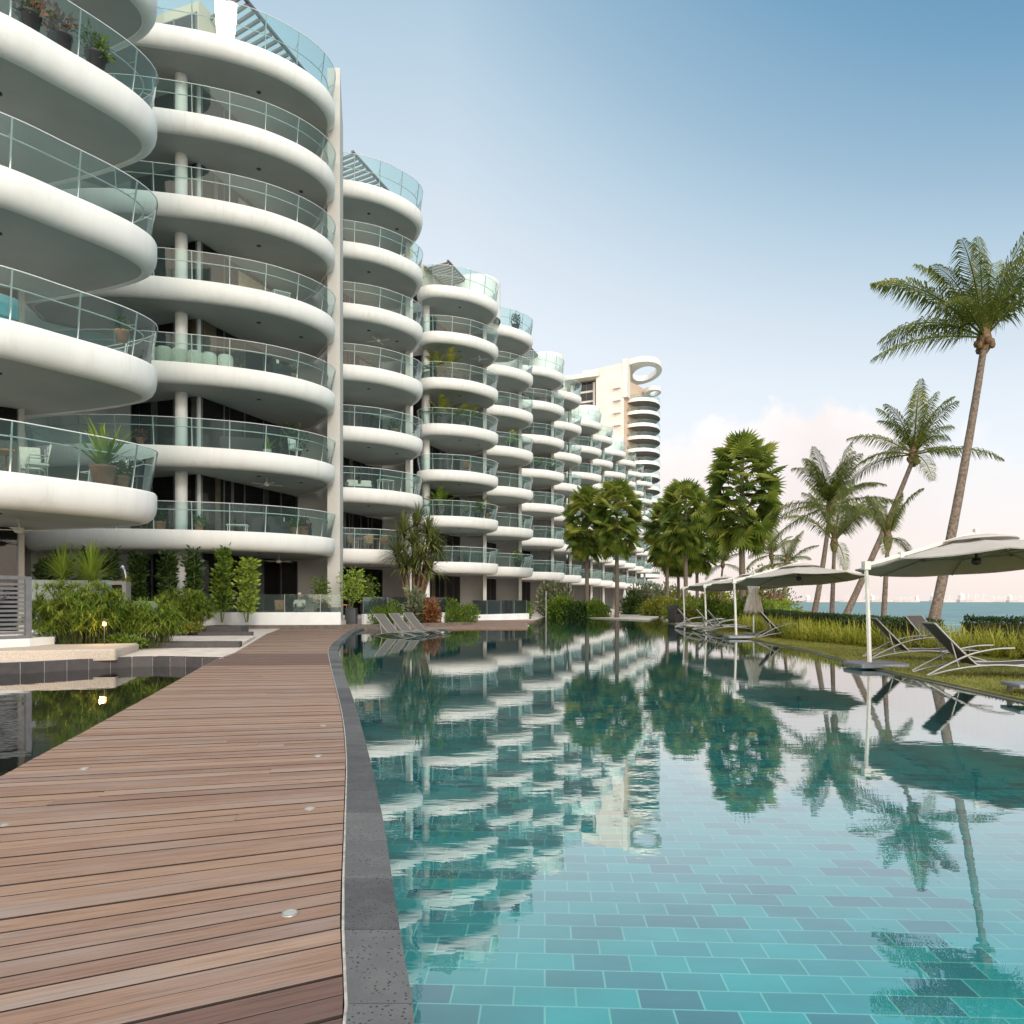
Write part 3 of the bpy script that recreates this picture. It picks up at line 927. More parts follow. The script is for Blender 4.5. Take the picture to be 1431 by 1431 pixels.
OUT1 = [(-19, 13.2), (-16.5, 13.4), (-13.6, 14.9), (-11.75, 16.4), (-10.85, 17.6), (-10.2, 18.6), (-9.9, 19.35), (-9.88, 20.0), (-10.25, 20.65), (-11.1, 21.2), (-12.8, 21.9), (-15, 22.5), (-18, 22.8), (-21, 20)]
OUT2 = [(-21.2, 33.2), (-21.25, 31.9), (-20.7, 30.6), (-18.7, 29.75), (-16.5, 29.6), (-14.5, 29.9), (-12.5, 30.45), (-10.8, 31.25), (-9.55, 32.3), (-8.8, 33.4), (-8.54, 34.4), (-8.7, 35.4), (-9.3, 36.6), (-11, 39), (-14, 39.5), (-18, 36)]
REL = [(-6.25, -1.2), (-6.15, -2.6), (-5.3, -3.4), (-4.0, -3.4), (-2.3, -2.75), (-1.05, -1.7), (-.25, -.6), (0, .35), (-.15, 1.3), (-.7, 2.6), (-2.2, 4.6), (-4.6, 4.4), (-6.0, 1.8)]

def add_block(i):
    tx, ty = TIP[i]
    if i == 1: outl, rpath = OUT1, OUT1[1:11]
    elif i == 2: outl, rpath = OUT2, OUT2[1:13]
    else:
        outl = [(tx + a, ty + b_) for a, b_ in REL]; rpath = outl[0:10]
    for k, zt in enumerate(ZT):
        s = slab_mesh(outl, 'balcony', B, zt)
        rail_mesh(rpath, s, zt, 1.45 if i > 1 else 1.55, 1.15 if k < 6 else 1.5)

# near blocks get their own meshes, the rest share one balcony per floor through copies
add_block(1); add_block(2)
proto = {}
tx, ty = TIP[3]
for k, zt in enumerate(ZT):
    outl = [(tx + a, ty + b_) for a, b_ in REL]
    s = slab_mesh(outl, 'balcony', B, zt)
    if k in (0, 6):
        g, f = rail_mesh(outl[0:10], s, zt, 1.45, 1.15 if k < 6 else 1.5)
    else:
        g, f = None, None
    proto[k] = (s, g, f)
g0, f0 = proto[0][1], proto[0][2]
for k in range(1, 6):
    s = proto[k][0]
    for src in (g0, f0):
        c = src.copy(); COL.objects.link(c); c.parent = s; c.location = (0, 0, FH * k)
    proto[k] = (s, None, None)
for i in range(4, 14):
    dx, dy = TIP[i][0] - TIP[3][0], TIP[i][1] - TIP[3][1]
    for k in range(7):
        s = proto[k][0]
        c = copy_tree(s); c.parent = B
        c.location = (dx, dy, 0)

# walls behind the balconies
def rel(i, pts):
    tx, ty = TIP[i]; return [(tx + a, ty + b_) for a, b_ in pts]
A_, P_, Q_, W_ = (-10.5, 1.4), (-6.0, -.4), (-3.5, 6.3), (-1.35, 6.0)
for i in range(2, 14):
    zr = ZT[6] + (3.0 if i != 3 else 2.6)
    if i == 2:
        poly = [(-22.0, 35.2), (-17.9, 33.78), (-14.08, 32.4), (-11.7, 39.4), (-9.75, 39.3), (-13.2, 52), (-30, 52), (-30, 36.4)]
    else:
        tx, ty = TIP[i]; fx = (tx - 1.35) / (ty + 6)
        poly = rel(i, [A_, P_, Q_, W_]) + [(fx * (ty + 13) - .4, ty + 13), (tx - 14, ty + 18)]
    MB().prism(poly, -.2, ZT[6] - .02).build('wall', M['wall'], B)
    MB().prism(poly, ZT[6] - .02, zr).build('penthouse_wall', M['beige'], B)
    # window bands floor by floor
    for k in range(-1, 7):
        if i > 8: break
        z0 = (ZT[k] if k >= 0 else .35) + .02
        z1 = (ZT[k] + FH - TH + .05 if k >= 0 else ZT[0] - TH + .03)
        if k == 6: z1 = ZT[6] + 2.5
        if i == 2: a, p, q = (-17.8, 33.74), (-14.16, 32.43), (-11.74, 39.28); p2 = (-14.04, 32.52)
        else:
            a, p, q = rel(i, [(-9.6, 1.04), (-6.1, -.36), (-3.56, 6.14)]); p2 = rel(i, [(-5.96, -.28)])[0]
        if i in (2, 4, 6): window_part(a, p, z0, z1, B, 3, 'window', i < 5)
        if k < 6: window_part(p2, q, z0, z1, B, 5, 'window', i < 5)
# far blocks: the remaining window bands as one part
mb = MB()
for i in range(9, 14):
    for k in range(-1, 7):
        z0 = (ZT[k] if k >= 0 else .35) + .02
        z1 = (ZT[k] + FH - TH) if k >= 0 else ZT[0] - TH
        p, q = rel(i, [(-5.83, -.08), (-3.57, 5.98)])
        mb.add([(p[0], p[1], z0), (q[0], q[1], z0), (q[0], q[1], z1), (p[0], p[1], z1)], [(0, 1, 2, 3)])
tag(mb.build('window', M['win'], B), kind='stuff')

# first block: wall, ground floor glass and fin
mb = MB().prism([(-34, 9), (-19.4, 13.9), (-17.3, 19.3), (-14.6, 21.5), (-22.8, 33), (-34, 33)], -.2, ZT[6] + 4)
mb.build('wall', M['wall'], B)
for k in range(-1, 7):
    z0 = (ZT[k] if k >= 0 else .35) + .02
    z1 = ZT[k] + FH - TH + .05 if k >= 0 else ZT[0] - TH + .03
    window_part((-17.2, 19.36), (-14.66, 21.42), z0, z1, B, 4)
mb = MB().prism([(-14.62, 21.35), (-14.42, 21.32), (-15.95, 23.55), (-22.35, 33.0), (-22.9, 33.2), (-16.4, 23.6)], -.2, ZT[6] + 4)
mb.build('fin_wall', M['fin'], B)
# second block: tall fin, column, linking brackets
mb = MB().prism([(-9.12, 35.6), (-8.50, 35.6), (-9.42, 40.2), (-10.1, 40.2)], -.2, 27.6)
mb.build('fin_wall', M['fin'], B)
for i in range(3, 14):
    tx, ty = TIP[i]; fx = (tx - 1.0) / (ty + 2.2)
    a, b_, c, d = (tx - 1.3, ty + 2.2), (tx - 1.0, ty + 2.2), (fx * (ty + 8) - .02, ty + 8), (fx * (ty + 8) - .5, ty + 8)
    MB().prism([a, b_, c, d], -.2, ZT[6] + .2).build('fin_wall', M['fin'], B)
for i in (2, 4, 6, 8, 10):
    if i == 2: cx, cy = -14.62, 31.85
    else: cx, cy = rel(i, [(-5.6, -1.35)])[0]
    MB().tube([(cx, cy, -.1), (cx, cy, ZT[6] - .5)], .26, 18).build('column', M['white'], B)
# roof: slatted pergolas on blocks 1, 2, 3, 4, 6 and curved parapet drums on the even blocks
def pergola(i, pts, z):
    (a, b_, c, d) = [np.array(p) for p in pts]
    pr = MB()
    n = 16
    for k in range(n + 1):
        s = k / n
        p, q = a + (b_ - a) * s, d + (c - d) * s
        e = (q - p); L = np.linalg.norm(e); ang = math.atan2(e[1], e[0])
        m_ = (p + q) / 2
        pr.box((m_[0], m_[1], z), (L, .09, .16), ang)
    for p, q in ((a, b_), (d, c)):
        e = q - p; L = np.linalg.norm(e); m_ = (p + q) / 2
        pr.box((m_[0], m_[1], z + .14), (L + .2, .14, .12), math.atan2(e[1], e[0]))
    pr.build('pergola', M['greyw'] if i != 4 else M['board'], B)
pergola(2, [(-14.3, 33.4), (-12.0, 39.5), (-9.9, 38.6), (-12.0, 31.9)], ZT[6] + 2.75)
for i in (3, 4, 6):
    pergola(i, rel(i, [(-5.8, -.3), (-3.5, 5.9), (-1.7, 5.0), (-3.9, -1.4)]), ZT[6] + 2.6)
for i in (4, 6, 8, 10):
    tx, ty = TIP[i]
    mb = MB(); N_ = 28; vs = []
    for k in range(N_ + 1):
        th = math.radians(-150 + 240 * k / N_)
        for r in (2.05, 1.9):
            for z in (ZT[6] - .1, ZT[6] + 3.1):
                vs.append((tx - 1.9 + r * math.cos(th), ty + 3.6 + r * math.sin(th), z))
    fs = []
    for k in range(N_):
        o_ = k * 4
        fs += [(o_, o_ + 4, o_ + 5, o_ + 1), (o_ + 2, o_ + 3, o_ + 7, o_ + 6), (o_ + 1, o_ + 5, o_ + 7, o_ + 3)]
    fs += [(0, 1, 3, 2), (N_ * 4, N_ * 4 + 2, N_ * 4 + 3, N_ * 4 + 1)]
    mb.add(vs, fs, False)
    mb.build('parapet_drum', M['white'], B)

# timber blinds behind the balconies of the second block
for k in (3, 4, 5):
    z0 = ZT[k]
    mb = MB()
    a, b_ = np.array((-13.3, 34.7)), np.array((-12.3, 37.6))
    e = (b_ - a); L = np.linalg.norm(e); m_ = (a + b_) / 2
    mb.box((m_[0] + .15, m_[1] - .05, z0 + 1.25), (L, .05, 2.3), math.atan2(e[1], e[0]))
    mb.build('blind', M['pale_wood'], B)
# pale panels behind the third block's balconies
for k in (3, 4, 5):
    p, q = rel(3, [(-4.6, 3.1), (-3.75, 5.3)])
    a, b_ = np.array(p), np.array(q); e = b_ - a; L = np.linalg.norm(e); m_ = (a + b_) / 2
    MB().box((m_[0] + .15, m_[1] - .05, ZT[k] + 1.25), (L, .05, 2.3), math.atan2(e[1], e[0])).build('blind', M['pale_wood'], B)

# downlights in the soffits
mb = None
for i in (1, 2, 3, 4):
    for k in range(0, 7):
        zz = ZT[k] - .79
        for (a, b_) in (((-3.0, -1.2), (-1.6, .6)) if i > 1 else ((-3.0, -1.5),)):
            x, y = TIP[i][0] + a, TIP[i][1] + b_
            if (i + k) % 2 == 0 and a == -1.6: continue
            MB().lathe([(.10, 0), (.10, -.035), (.07, -.04), (.0001, -.02)], (x, y, zz), 14).build('downlight', M['bronze'], B)

# garden walls with glass in front of the second and third blocks: one thing each
def garden_wall(pts, z0, z1, gz, label, mat_glass='terrace_glass', th=.22):
    t_ = thing('garden_wall', label, 'wall', (pts[0][0], pts[0][1], 0))
    cb = MB(); gl = MB(); po = MB()
    for a, b_ in zip(pts, pts[1:]):
        a, b_ = np.array(a, float), np.array(b_, float); e = b_ - a; L = np.linalg.norm(e); e /= L; n = np.array((-e[1], e[0]))
        cb.prism([tuple(a), tuple(b_), tuple(b_ + n * th), tuple(a + n * th)], z0, z1)
        m_ = (a + b_) / 2 + n * th * .5
        gl.box((m_[0], m_[1], (z1 + gz) / 2), (L - .01, .014, gz - z1), math.atan2(e[1], e[0]))
        for k in range(int(L / 1.6) + 1):
            p = a + e * min(L, k * 1.6) + n * th * .5
            po.box((p[0], p[1], (z1 + gz) / 2), (.03, .04, gz - z1), math.atan2(e[1], e[0]))
    cb.build('curb', M['curb'], t_); gl.build('glass_panel', M[mat_glass], t_); po.build('post', M['alu'], t_)
    return t_
garden_wall([(-14.6, 32.6), (-12.0, 32.75), (-7.9, 33.2)], -.1, .74, 1.56, 'long low white garden wall topped with clear glass under the tallest left block')
garden_wall([(-7.2, 35.2), (-5.0, 38.0), (-3.6, 40.2)], -.1, .62, 1.45, 'white garden wall with glass behind the loungers standing in the pool')
garden_wall([(-2.4, 45.0), (1.2, 50.5)], -.1, .4, 1.3, 'short white garden wall with glass beyond the round green shrubs')
garden_wall([(-13.35, 19.8), (-11.3, 20.3)], .0, .46, 1.84, 'frosted glass screen on a white curb behind the papyrus', 'frost')
garden_wall([(-11.55, 22.0), (-10.9, 22.3)], .1, .62, 1.25, 'short frosted glass pane on a white block between the two papyrus clumps', 'frost')
# raised terrace floor
o = MB().prism([(-21.5, 31.6), (-20.95, 31.4), (-20.8, 33.0), (-21.6, 34.0)], -.1, ZT[0] - .5).build('garden_side_wall', M['fin'], None, (-21.2, 32, 0))
tag(o, 'white end wall carrying the left rounded end of the lowest long balcony', 'wall')
structure(MB().prism([(-22, 33.3), (-14.5, 32.82), (-7.9, 33.4), (-8.0, 40.2), (-22, 40.2)], -.1, .35), 'terrace_floor', M['pave'])

# ------------------------------------------------------------------ the tall far tower
TX = lambda px, d: (px - 715.5) / F * d
TD = 206.0
tw = thing('tower_block', 'tall cream tower with ring-shaped roof canopies rising behind the far end of the condominium', 'tower', (TX(870, TD), TD, 0))
def tz(py, d=TD): return EYE + (840 - py) / F * d
MB().prism([(TX(833, TD), TD), (TX(868, TD), TD - 5), (TX(872, TD), TD + 8), (TX(838, TD), TD + 13)], 0, tz(515)).build('shaft', M['cream'], tw)
MB().prism([(TX(800, TD), TD + 6), (TX(833, TD), TD + 2.5), (TX(836, TD), TD + 16), (TX(805, TD), TD + 20)], 0, tz(530)).build('wing', M['cream'], tw)
MB().prism([(TX(790, TD), TD + 3), (TX(836, TD), TD - 1.5), (TX(838, TD), TD + 18), (TX(800, TD), TD + 22)], tz(527), tz(521)).build('roof', M['cream'], tw)
MB().prism([(TX(818, TD), TD + 8), (TX(845, TD), TD + 6), (TX(845, TD), TD + 14), (TX(820, TD), TD + 16)], tz(524), tz(506)).build('roof_house', M['cream'], tw)
for j, (pa, pb) in enumerate(((530, 541), (544, 555), (558, 570), (574, 586), (590, 602), (606, 618))):
    window_part((TX(804, TD), TD + 5.4), (TX(830, TD), TD + 2.7), tz(pb), tz(pa), tw, 3)
for j in range(8):
    za = tz(548 + j * 17.0)
    MB().box((TX(859, TD), TD - 4.2, za), (2.2, 1.0, .35), -.6).build('sunshade', M['cream'], tw)
# oval opening on the shaft's head
mb = MB(); ov = [(TX(860, TD) + 2.1 * math.cos(a), TD - 4.25 - .65 * (2.1 * math.cos(a)) / 3.3, tz(523) + .9 * math.sin(a)) for a in np.linspace(0, 2 * math.pi, 20, endpoint=False)]
# back core between the balconies
MB().prism([(TX(868, TD), TD - 4.5), (TX(892, TD), TD + 2), (TX(912, TD), TD + 8), (TX(905, TD), TD + 18), (TX(870, TD), TD + 10)], 0, tz(535)).build('core', M['salmon'], tw)
for j in range(16):
    za = tz(562 + j * 17.2)
    window_part((TX(893, TD), TD + 2.1), (TX(911.5, TD), TD + 7.8), za, za + 2.3, tw, 3)
def tower_slab(px1, z, h, name='balcony', hole=False, px0=866, dep=9.0):
    x0, x1 = TX(px0, TD), TX(px1, TD)
    cx, rx = (x0 + x1) / 2 + .5, (x1 - x0) / 2 + .8
    N_ = 28; vs = []; fs = []
    ring = [(cx + rx * math.cos(a), TD + 4 + dep * math.sin(a)) for a in np.linspace(0, 2 * math.pi, N_, endpoint=False)]
    mb = MB()
    if not hole:
        mb.prism(ring, z - h, z)
        mb.add([(x, y, z - h - .01) for x, y in ring[::-1]], [tuple(range(N_))], False, 1)
    else:
        inn = [(cx + rx * .25 + rx * .52 * math.cos(a), TD + 4 + dep * .62 * math.sin(a)) for a in np.linspace(0, 2 * math.pi, N_, endpoint=False)]
        for zz, flip in ((z, False), (z - h, True)):
            b0 = [(x, y, zz) for x, y in ring] + [(x, y, zz) for x, y in inn]
            f_ = [(k, (k + 1) % N_, N_ + (k + 1) % N_, N_ + k) for k in range(N_)]
            mb.add(b0, f_ if not flip else [q[::-1] for q in f_])
        for rg, flip in ((ring, False), (inn, True)):
            b0 = [(x, y, z - h) for x, y in rg] + [(x, y, z) for x, y in rg]
            f_ = [(k, (k + 1) % N_, N_ + (k + 1) % N_, N_ + k) for k in range(N_)]
            mb.add(b0, f_ if not flip else [q[::-1] for q in f_])
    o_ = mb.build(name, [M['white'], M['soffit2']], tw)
    if not hole and h < 1.5:
        gl = MB(); m_ = len(ring)
        vs = [(x, y, z) for x, y in ring] + [(x, y, z + 1.1) for x, y in ring]
        gl.add(vs, [(k, (k + 1) % m_, m_ + (k + 1) % m_, m_ + k) for k in range(m_)], True)
        gl.build('balustrade_glass', M['glass'], o_)
    return o_
for j in range(16):
    tower_slab(919, tz(562 + j * 17.2), .95)
tower_slab(921, tz(509), 1.5, 'roof_ring', True, 867, 11.0)
tower_slab(921, tz(539), 1.1, 'roof_ring', True, 905, 4.0)
MB().prism([(TX(866, TD), TD - 5.0), (TX(872, TD), TD - 5.6), (TX(878, TD), TD - 3.5), (TX(880, TD), TD + 6), (TX(868, TD), TD + 6)], tz(562), tz(510)).build('crown_wall', M['cream'], tw)

# ------------------------------------------------------------------ plant builders
def leaf_quads(P, D, L, Wd, rng, fold=0.25):
    """diamond leaves at points P along directions D"""
    n = len(P)
    D = D / (np.linalg.norm(D, axis=1, keepdims=True) + 1e-9)
    R = rng.normal(size=(n, 3)); S = np.cross(D, R); S /= (np.linalg.norm(S, axis=1, keepdims=True) + 1e-9)
    L = np.asarray(L).reshape(-1, 1) * np.ones((n, 1)); Wd = np.asarray(Wd).reshape(-1, 1) * np.ones((n, 1))
    a = P; t_ = P + D * L; m_ = P + D * L * .45
    return np.stack([a, m_ + S * Wd * .5, t_, m_ - S * Wd * .5], 1)

def shrub_mesh(rx, ry, h, n, leaf, seed, mat, lump=.25, z0=0.05, upright=.5):
    rng = np.random.default_rng(seed)
    mb = MB()
    nb = 9
    cen = rng.normal(size=(nb, 3)); cen /= np.linalg.norm(cen, axis=1, keepdims=True); cen *= rng.uniform(.15, .62, (nb, 1))
    cen[:, 2] = np.abs(cen[:, 2])
    k = rng.integers(0, nb, n)
    d = rng.normal(size=(n, 3)); d /= np.linalg.norm(d, axis=1, keepdims=True)
    r = rng.uniform(.25, 1, (n, 1)) ** .45
    P = cen[k] + d * r * (.44 + lump * rng.uniform(-.3, .3, (nb, 1))[k])
    P[:, 2] = np.clip(P[:, 2] * .95 + .12, .02, None)
    P = P * np.array((rx, ry, h * .86)); P[:, 2] += z0
    D = d * .8 + rng.normal(size=(n, 3)) * .45 + np.array((0, 0, upright))
    q = leaf_quads(P, D, rng.uniform(.7, 1.25, n) * leaf, rng.uniform(.35, .55, n) * leaf, rng)
    mb.quads(q)
    st = MB()
    for j in range(7):
        a = rng.uniform(0, 6.28); e = rng.uniform(.2, .6)
        st.tube([(0.05 * math.cos(a), .05 * math.sin(a), 0), (rx * e * .5 * math.cos(a), ry * e * .5 * math.sin(a), h * .35), (rx * e * math.cos(a), ry * e * math.sin(a), h * .7)], [.025, .018, .008], 5)
    return mb, st

def shrub(name, label, cat, loc, rx, ry, h, n, leaf, seed, mat, group=None, upright=.5):
    r_ = thing(name, label, cat, (0, 0, 0), 0, group)
    mb, st = shrub_mesh(rx, ry, h, n, leaf, seed, mat, upright=upright)
    mb.build('foliage', M[mat], r_); st.build('stem', M['stem'], r_)
    r_.location = loc
    return r_

def column_tree(label, loc, h, r, n, leaf, seed, mat, group, pot=False):
    """slim upright tree with leaves from bottom to top"""
    rng = np.random.default_rng(seed)
    t_ = thing('leafy_column_tree', label, 'tree', (0, 0, 0), 0, group)
    mb = MB(); st = MB()
    stems = 4
    for s in range(stems):
        a = rng.uniform(0, 6.28); q = r * .45 * rng.uniform(.2, 1)
        base = np.array((.05 * math.cos(a), .05 * math.sin(a), 0)); top = np.array((q * math.cos(a), q * math.sin(a), h * rng.uniform(.8, 1)))
        mid = (base + top) / 2 + rng.normal(size=3) * np.array((.08, .08, 0))
        st.tube([base, mid, top], [.022, .018, .008], 5)
        m_ = n // stems
        u = rng.uniform(.14, 1.0, m_)[:, None]
        P = base * (1 - u) ** 2 + 2 * mid * u * (1 - u) + top * u ** 2
        ang = rng.uniform(0, 6.28, m_)
        out_ = np.stack([np.cos(ang), np.sin(ang), rng.uniform(.0, .9, m_)], 1)
        P = P + out_ * (r * .55 * rng.uniform(.1, 1, (m_, 1))) * (1.1 - .45 * u)
        mb.quads(leaf_quads(P, out_ + rng.normal(size=(m_, 3)) * .25, rng.uniform(.7, 1.2, m_) * leaf, rng.uniform(.38, .55, m_) * leaf, rng))
    mb.build('foliage', M[mat], t_); st.build('stem', M['stem'], t_)
    if pot:
        p = MB(); p.rbox((0, 0, -.36), (.52, .52, .76), .03)
        p.build('planter', M['blackpot'], t_)
    t_.location = loc
    return t_

def blades(P, n_each, L, Wd, rng, mb, spread=.9, seg=4, droop=1.0, up=(.45, 1.0)):
    """arching strap leaves springing from points P"""
    for p in P:
        az = rng.uniform(0, 6.28, n_each); el = rng.uniform(*up, n_each) * math.pi / 2; ll = rng.uniform(.6, 1.1, n_each) * L
        for a, e, l in zip(az, el, ll):
            d = np.array((math.cos(a) * math.cos(e) * spread, math.sin(a) * math.cos(e) * spread, math.sin(e)))
            s = np.array((-math.sin(a), math.cos(a), 0)) * Wd * .5
            q = np.array(p, float); vs = []
            for k in range(seg + 1):
                f = k / seg
                w = (1 - f) ** .6 if k < seg else .02
                vs += [q - s * w, q + s * w]
                q = q + d * l / seg
                d = d + np.array((0, 0, -droop * (.25 + f) / seg)); d = d / np.linalg.norm(d)
            mb.add(vs, [(2 * k, 2 * k + 1, 2 * k + 3, 2 * k + 2) for k in range(seg)], True)

def papyrus(label, loc, rad, h, n, seed, group):
    rng = np.random.default_rng(seed)
    t_ = thing('papyrus_clump', label, 'plant', (0, 0, 0), 0, group)
    st = MB(); um = MB()
    for i in range(n):
        a, q = rng.uniform(0, 6.28), rad * .55 * math.sqrt(rng.uniform(0, 1))
        b0 = np.array((q * math.cos(a), q * math.sin(a), 0))
        lean = rng.uniform(.2, .75) * rad * .55
        hh = h * rng.uniform(.4, 1.0) * (1 - .45 * (q / (rad * .55)) ** 2)
        top = b0 + np.array((lean * math.cos(a + rng.normal() * .4), lean * math.sin(a + rng.normal() * .4), hh))
        mid = (b0 + top) / 2 + np.array((0, 0, .06 * h)) - np.array(((top - b0)[0], (top - b0)[1], 0)) * .12
        st.tube([b0, mid, top], [.008, .007, .005], 4)
        m_ = 34
        az = rng.uniform(0, 6.28, m_); el = rng.uniform(-.25, 1.25, m_)
        D = np.stack([np.cos(az) * np.cos(el), np.sin(az) * np.cos(el), np.sin(el)], 1)
        l = rng.uniform(.20, .34, m_)[:, None]
        S = np.cross(D, np.array((0, 0, 1.0))); S /= (np.linalg.norm(S, axis=1, keepdims=True) + 1e-6); S *= .0095
        P1 = top + D * l * .55; P2 = top + D * l + np.array((0, 0, -.10)) * (l / .3)
        um.quads(np.stack([top - S * .5, top + S * .5, P1 + S, P1 - S], 1))
        um.quads(np.stack([P1 - S, P1 + S, P2 + S * .3, P2 - S * .3], 1))
    st.build('stem', M['stem'], t_); um.build('umbel', M['leaf_pap'], t_)
    t_.location = loc
    return t_

def coconut_palm(label, base, top, crown, nf, fl, seed, bend=.12, r0=.2, mat='leaf_palm', coco=True, fronds=None, group='coconut palms on the sea side'):
    rng = np.random.default_rng(seed)
    base = np.array(base, float); top = np.array(top, float)
    t_ = thing('coconut_palm', label, 'palm tree', tuple(base), 0, group)
    tr = MB()
    side = np.array((top[0] - base[0], top[1] - base[1], 0)); 
    mid = (base + top) / 2 + side * bend - np.array((0, 0, 0)) 
    pts = []; rs = []
    H = np.linalg.norm(top - base)
    for k in range(23):
        u = k / 22
        pts.append(base * (1 - u) ** 2 + 2 * mid * u * (1 - u) + top * u * u)
        rs.append(r0 * (1.25 - .25 * min(1, u * 6)) * (1 - .42 * u) * (1 + .03 * (k % 2)))
    pts[0] = pts[0] - np.array((0, 0, .4))
    tr.tube(pts, rs, 14)
    tr.build('trunk', M['trunk'], t_)
    cb = MB()
    cb.lathe([(.05, -.35), (r0 * .95, -.2), (r0 * 1.35, .02), (r0 * 1.0, .28), (r0 * .45, .6), (.03, .9)], tuple(top), 12, .15, 5)
    cb.build('crown_shaft', M['coir'], t_)
    fr = MB()
    specs = list(fronds or [])
    for i in range(nf):
        specs.append((i * 2.399 + rng.uniform(-.3, .3), rng.uniform(-.25, 1.35) if i > 3 else rng.uniform(1.0, 1.4), fl * rng.uniform(.8, 1.08), rng.uniform(.7, 1.2)))
    for az, el, L, dr in specs:
        d = np.array((math.cos(az) * math.cos(el), math.sin(az) * math.cos(el), math.sin(el)))
        q = top + np.array((0, 0, .12)); seg = 22; ra = [q]; dirs = [d]
        for k in range(seg):
            q = q + d * L / seg
            d = d + np.array((0, 0, -dr * 1.55 / seg * (.35 + k / seg))); d /= np.linalg.norm(d)
            ra.append(q); dirs.append(d)
        fr.tube(ra, [.035 * (1 - .85 * k / seg) for k in range(seg + 1)], 4, cap=False)
        m_ = 62
        us = np.linspace(.13, .995, m_)
        Q = []
        for sgn in (-1, 1):
            for u in us:
                f = u * seg; k = min(int(f), seg - 1); p = ra[k] + (ra[k + 1] - ra[k]) * (f - k); dd = dirs[k]
                s = np.cross(dd, np.array((0, 0, 1.0))); s /= (np.linalg.norm(s) + 1e-6)
                up = np.cross(s, dd)
                ll = L * .225 * (math.sin(math.pi * min(1, (u * .86 + .14))) ** .6 + .12) * rng.uniform(.8, 1.1)
                ld = s * sgn * .80 + dd * (.45 + .5 * u) + up * rng.uniform(-.15, .22)
                ld /= np.linalg.norm(ld)
                e1 = p + ld * ll * .5
                ld2 = ld + np.array((0, 0, -1.2 - .5 * rng.uniform())); ld2 /= np.linalg.norm(ld2)
                e2 = e1 + ld2 * ll * .55
                wv = dd * (.008 + .0035 * L)
                fr.add([p - wv * .4, p + wv * .4, e1 + wv, e1 - wv, e2], [(0, 1, 2, 3), (3, 2, 4)], True)
    fr.build('frond', M[mat], t_)
    if coco:
        for j in range(7):
            a = j * .9 + rng.uniform(-.2, .2)
            c = top + np.array((math.cos(a) * r0 * 1.35, math.sin(a) * r0 * 1.35, rng.uniform(-.24, .02)))
            cc = MB(); cc.lathe([(.001, -.11), (.06, -.085), (.085, 0), (.06, .08), (.001, .11)], tuple(c), 9)
            cc.build('coconut', M['coconut'], t_)
    return t_

def fan_palm_mesh(h0, h1, R, n, seed, r0=.16):
    """local meshes: trunk and a tall cylinder of round pleated fan leaves between heights h0 and h1"""
    rng = np.random.default_rng(seed)
    tr = MB(); lf = MB()
    tr.tube([(0, 0, -.3), (.02, 0, h0 * .5), (0, .02, h0), (0, 0, h1 - .4)], [r0 * 1.15, r0, r0 * .9, r0 * .5], 12)
    zc_, hz = (h0 + h1) / 2, (h1 - h0) / 2 + .35
    for i in range(n):
        u = (i + .5) / n
        az = i * 2.39996 + rng.uniform(-.3, .3)
        c_ = -.92 + 1.91 * u                       # height on an upright oval crown
        s_ = math.sqrt(max(.02, 1 - abs(c_) ** 2.4))
        fr_ = R * .44 * rng.uniform(.8, 1.15)
        k_ = rng.uniform(.50, .78)
        hub = np.array((math.cos(az) * s_ * R * k_, math.sin(az) * s_ * R * k_, zc_ + c_ * hz * (.90 if c_ > 0 else .86)))
        p0 = np.array((0, 0, min(h1 - .3, hub[2] - .25 - .5 * max(0, c_))))
        d = np.array((math.cos(az) * (s_ + .15), math.sin(az) * (s_ + .15), c_ * .95 + .12)) + rng.normal(0, .16, 3)
        d /= np.linalg.norm(d)
        lf.tube([p0, (p0 + hub) / 2 + np.array((0, 0, .06)), hub], [.022, .016, .012], 4, cap=False)
        dn = d + np.array((0, 0, -rng.uniform(.0, .95) * (1 - .75 * max(0, c_)))); dn /= np.linalg.norm(dn)
        s = np.cross(dn, np.array((0, 0, 1.0))); s /= np.linalg.norm(s); nrm = np.cross(s, dn)
        tw_ = rng.uniform(-.9, .9); s2 = s * math.cos(tw_) + nrm * math.sin(tw_); n2 = np.cross(s2, dn)
        m_ = 17; vs = [hub]; fs = []
        for k in range(m_):
            a0 = math.radians(-125 + 250 * (k + .5) / m_); da = math.radians(250 / m_) * .5
            for (aa, rr_, lift) in ((a0 - da, .55, .10), (a0, 1.0, -.04), (a0 + da, .55, .10), (a0, .55, -.05)):
                rad = fr_ * rr_ * (rng.uniform(.92, 1.06) if rr_ == 1.0 else 1)
                v = hub + (dn * math.cos(aa) + s2 * math.sin(aa)) * rad + n2 * lift * fr_ * .8
                if rr_ == 1.0: v = v + np.array((0, 0, -.06 * fr_ * rng.uniform(0, 2)))
                vs.append(v)
            b0 = 1 + k * 4
            fs += [(0, b0, b0 + 3), (0, b0 + 3, b0 + 2), (b0, b0 + 1, b0 + 3), (b0 + 3, b0 + 1, b0 + 2)]
        lf.add(vs, fs, False)
    return tr, lf

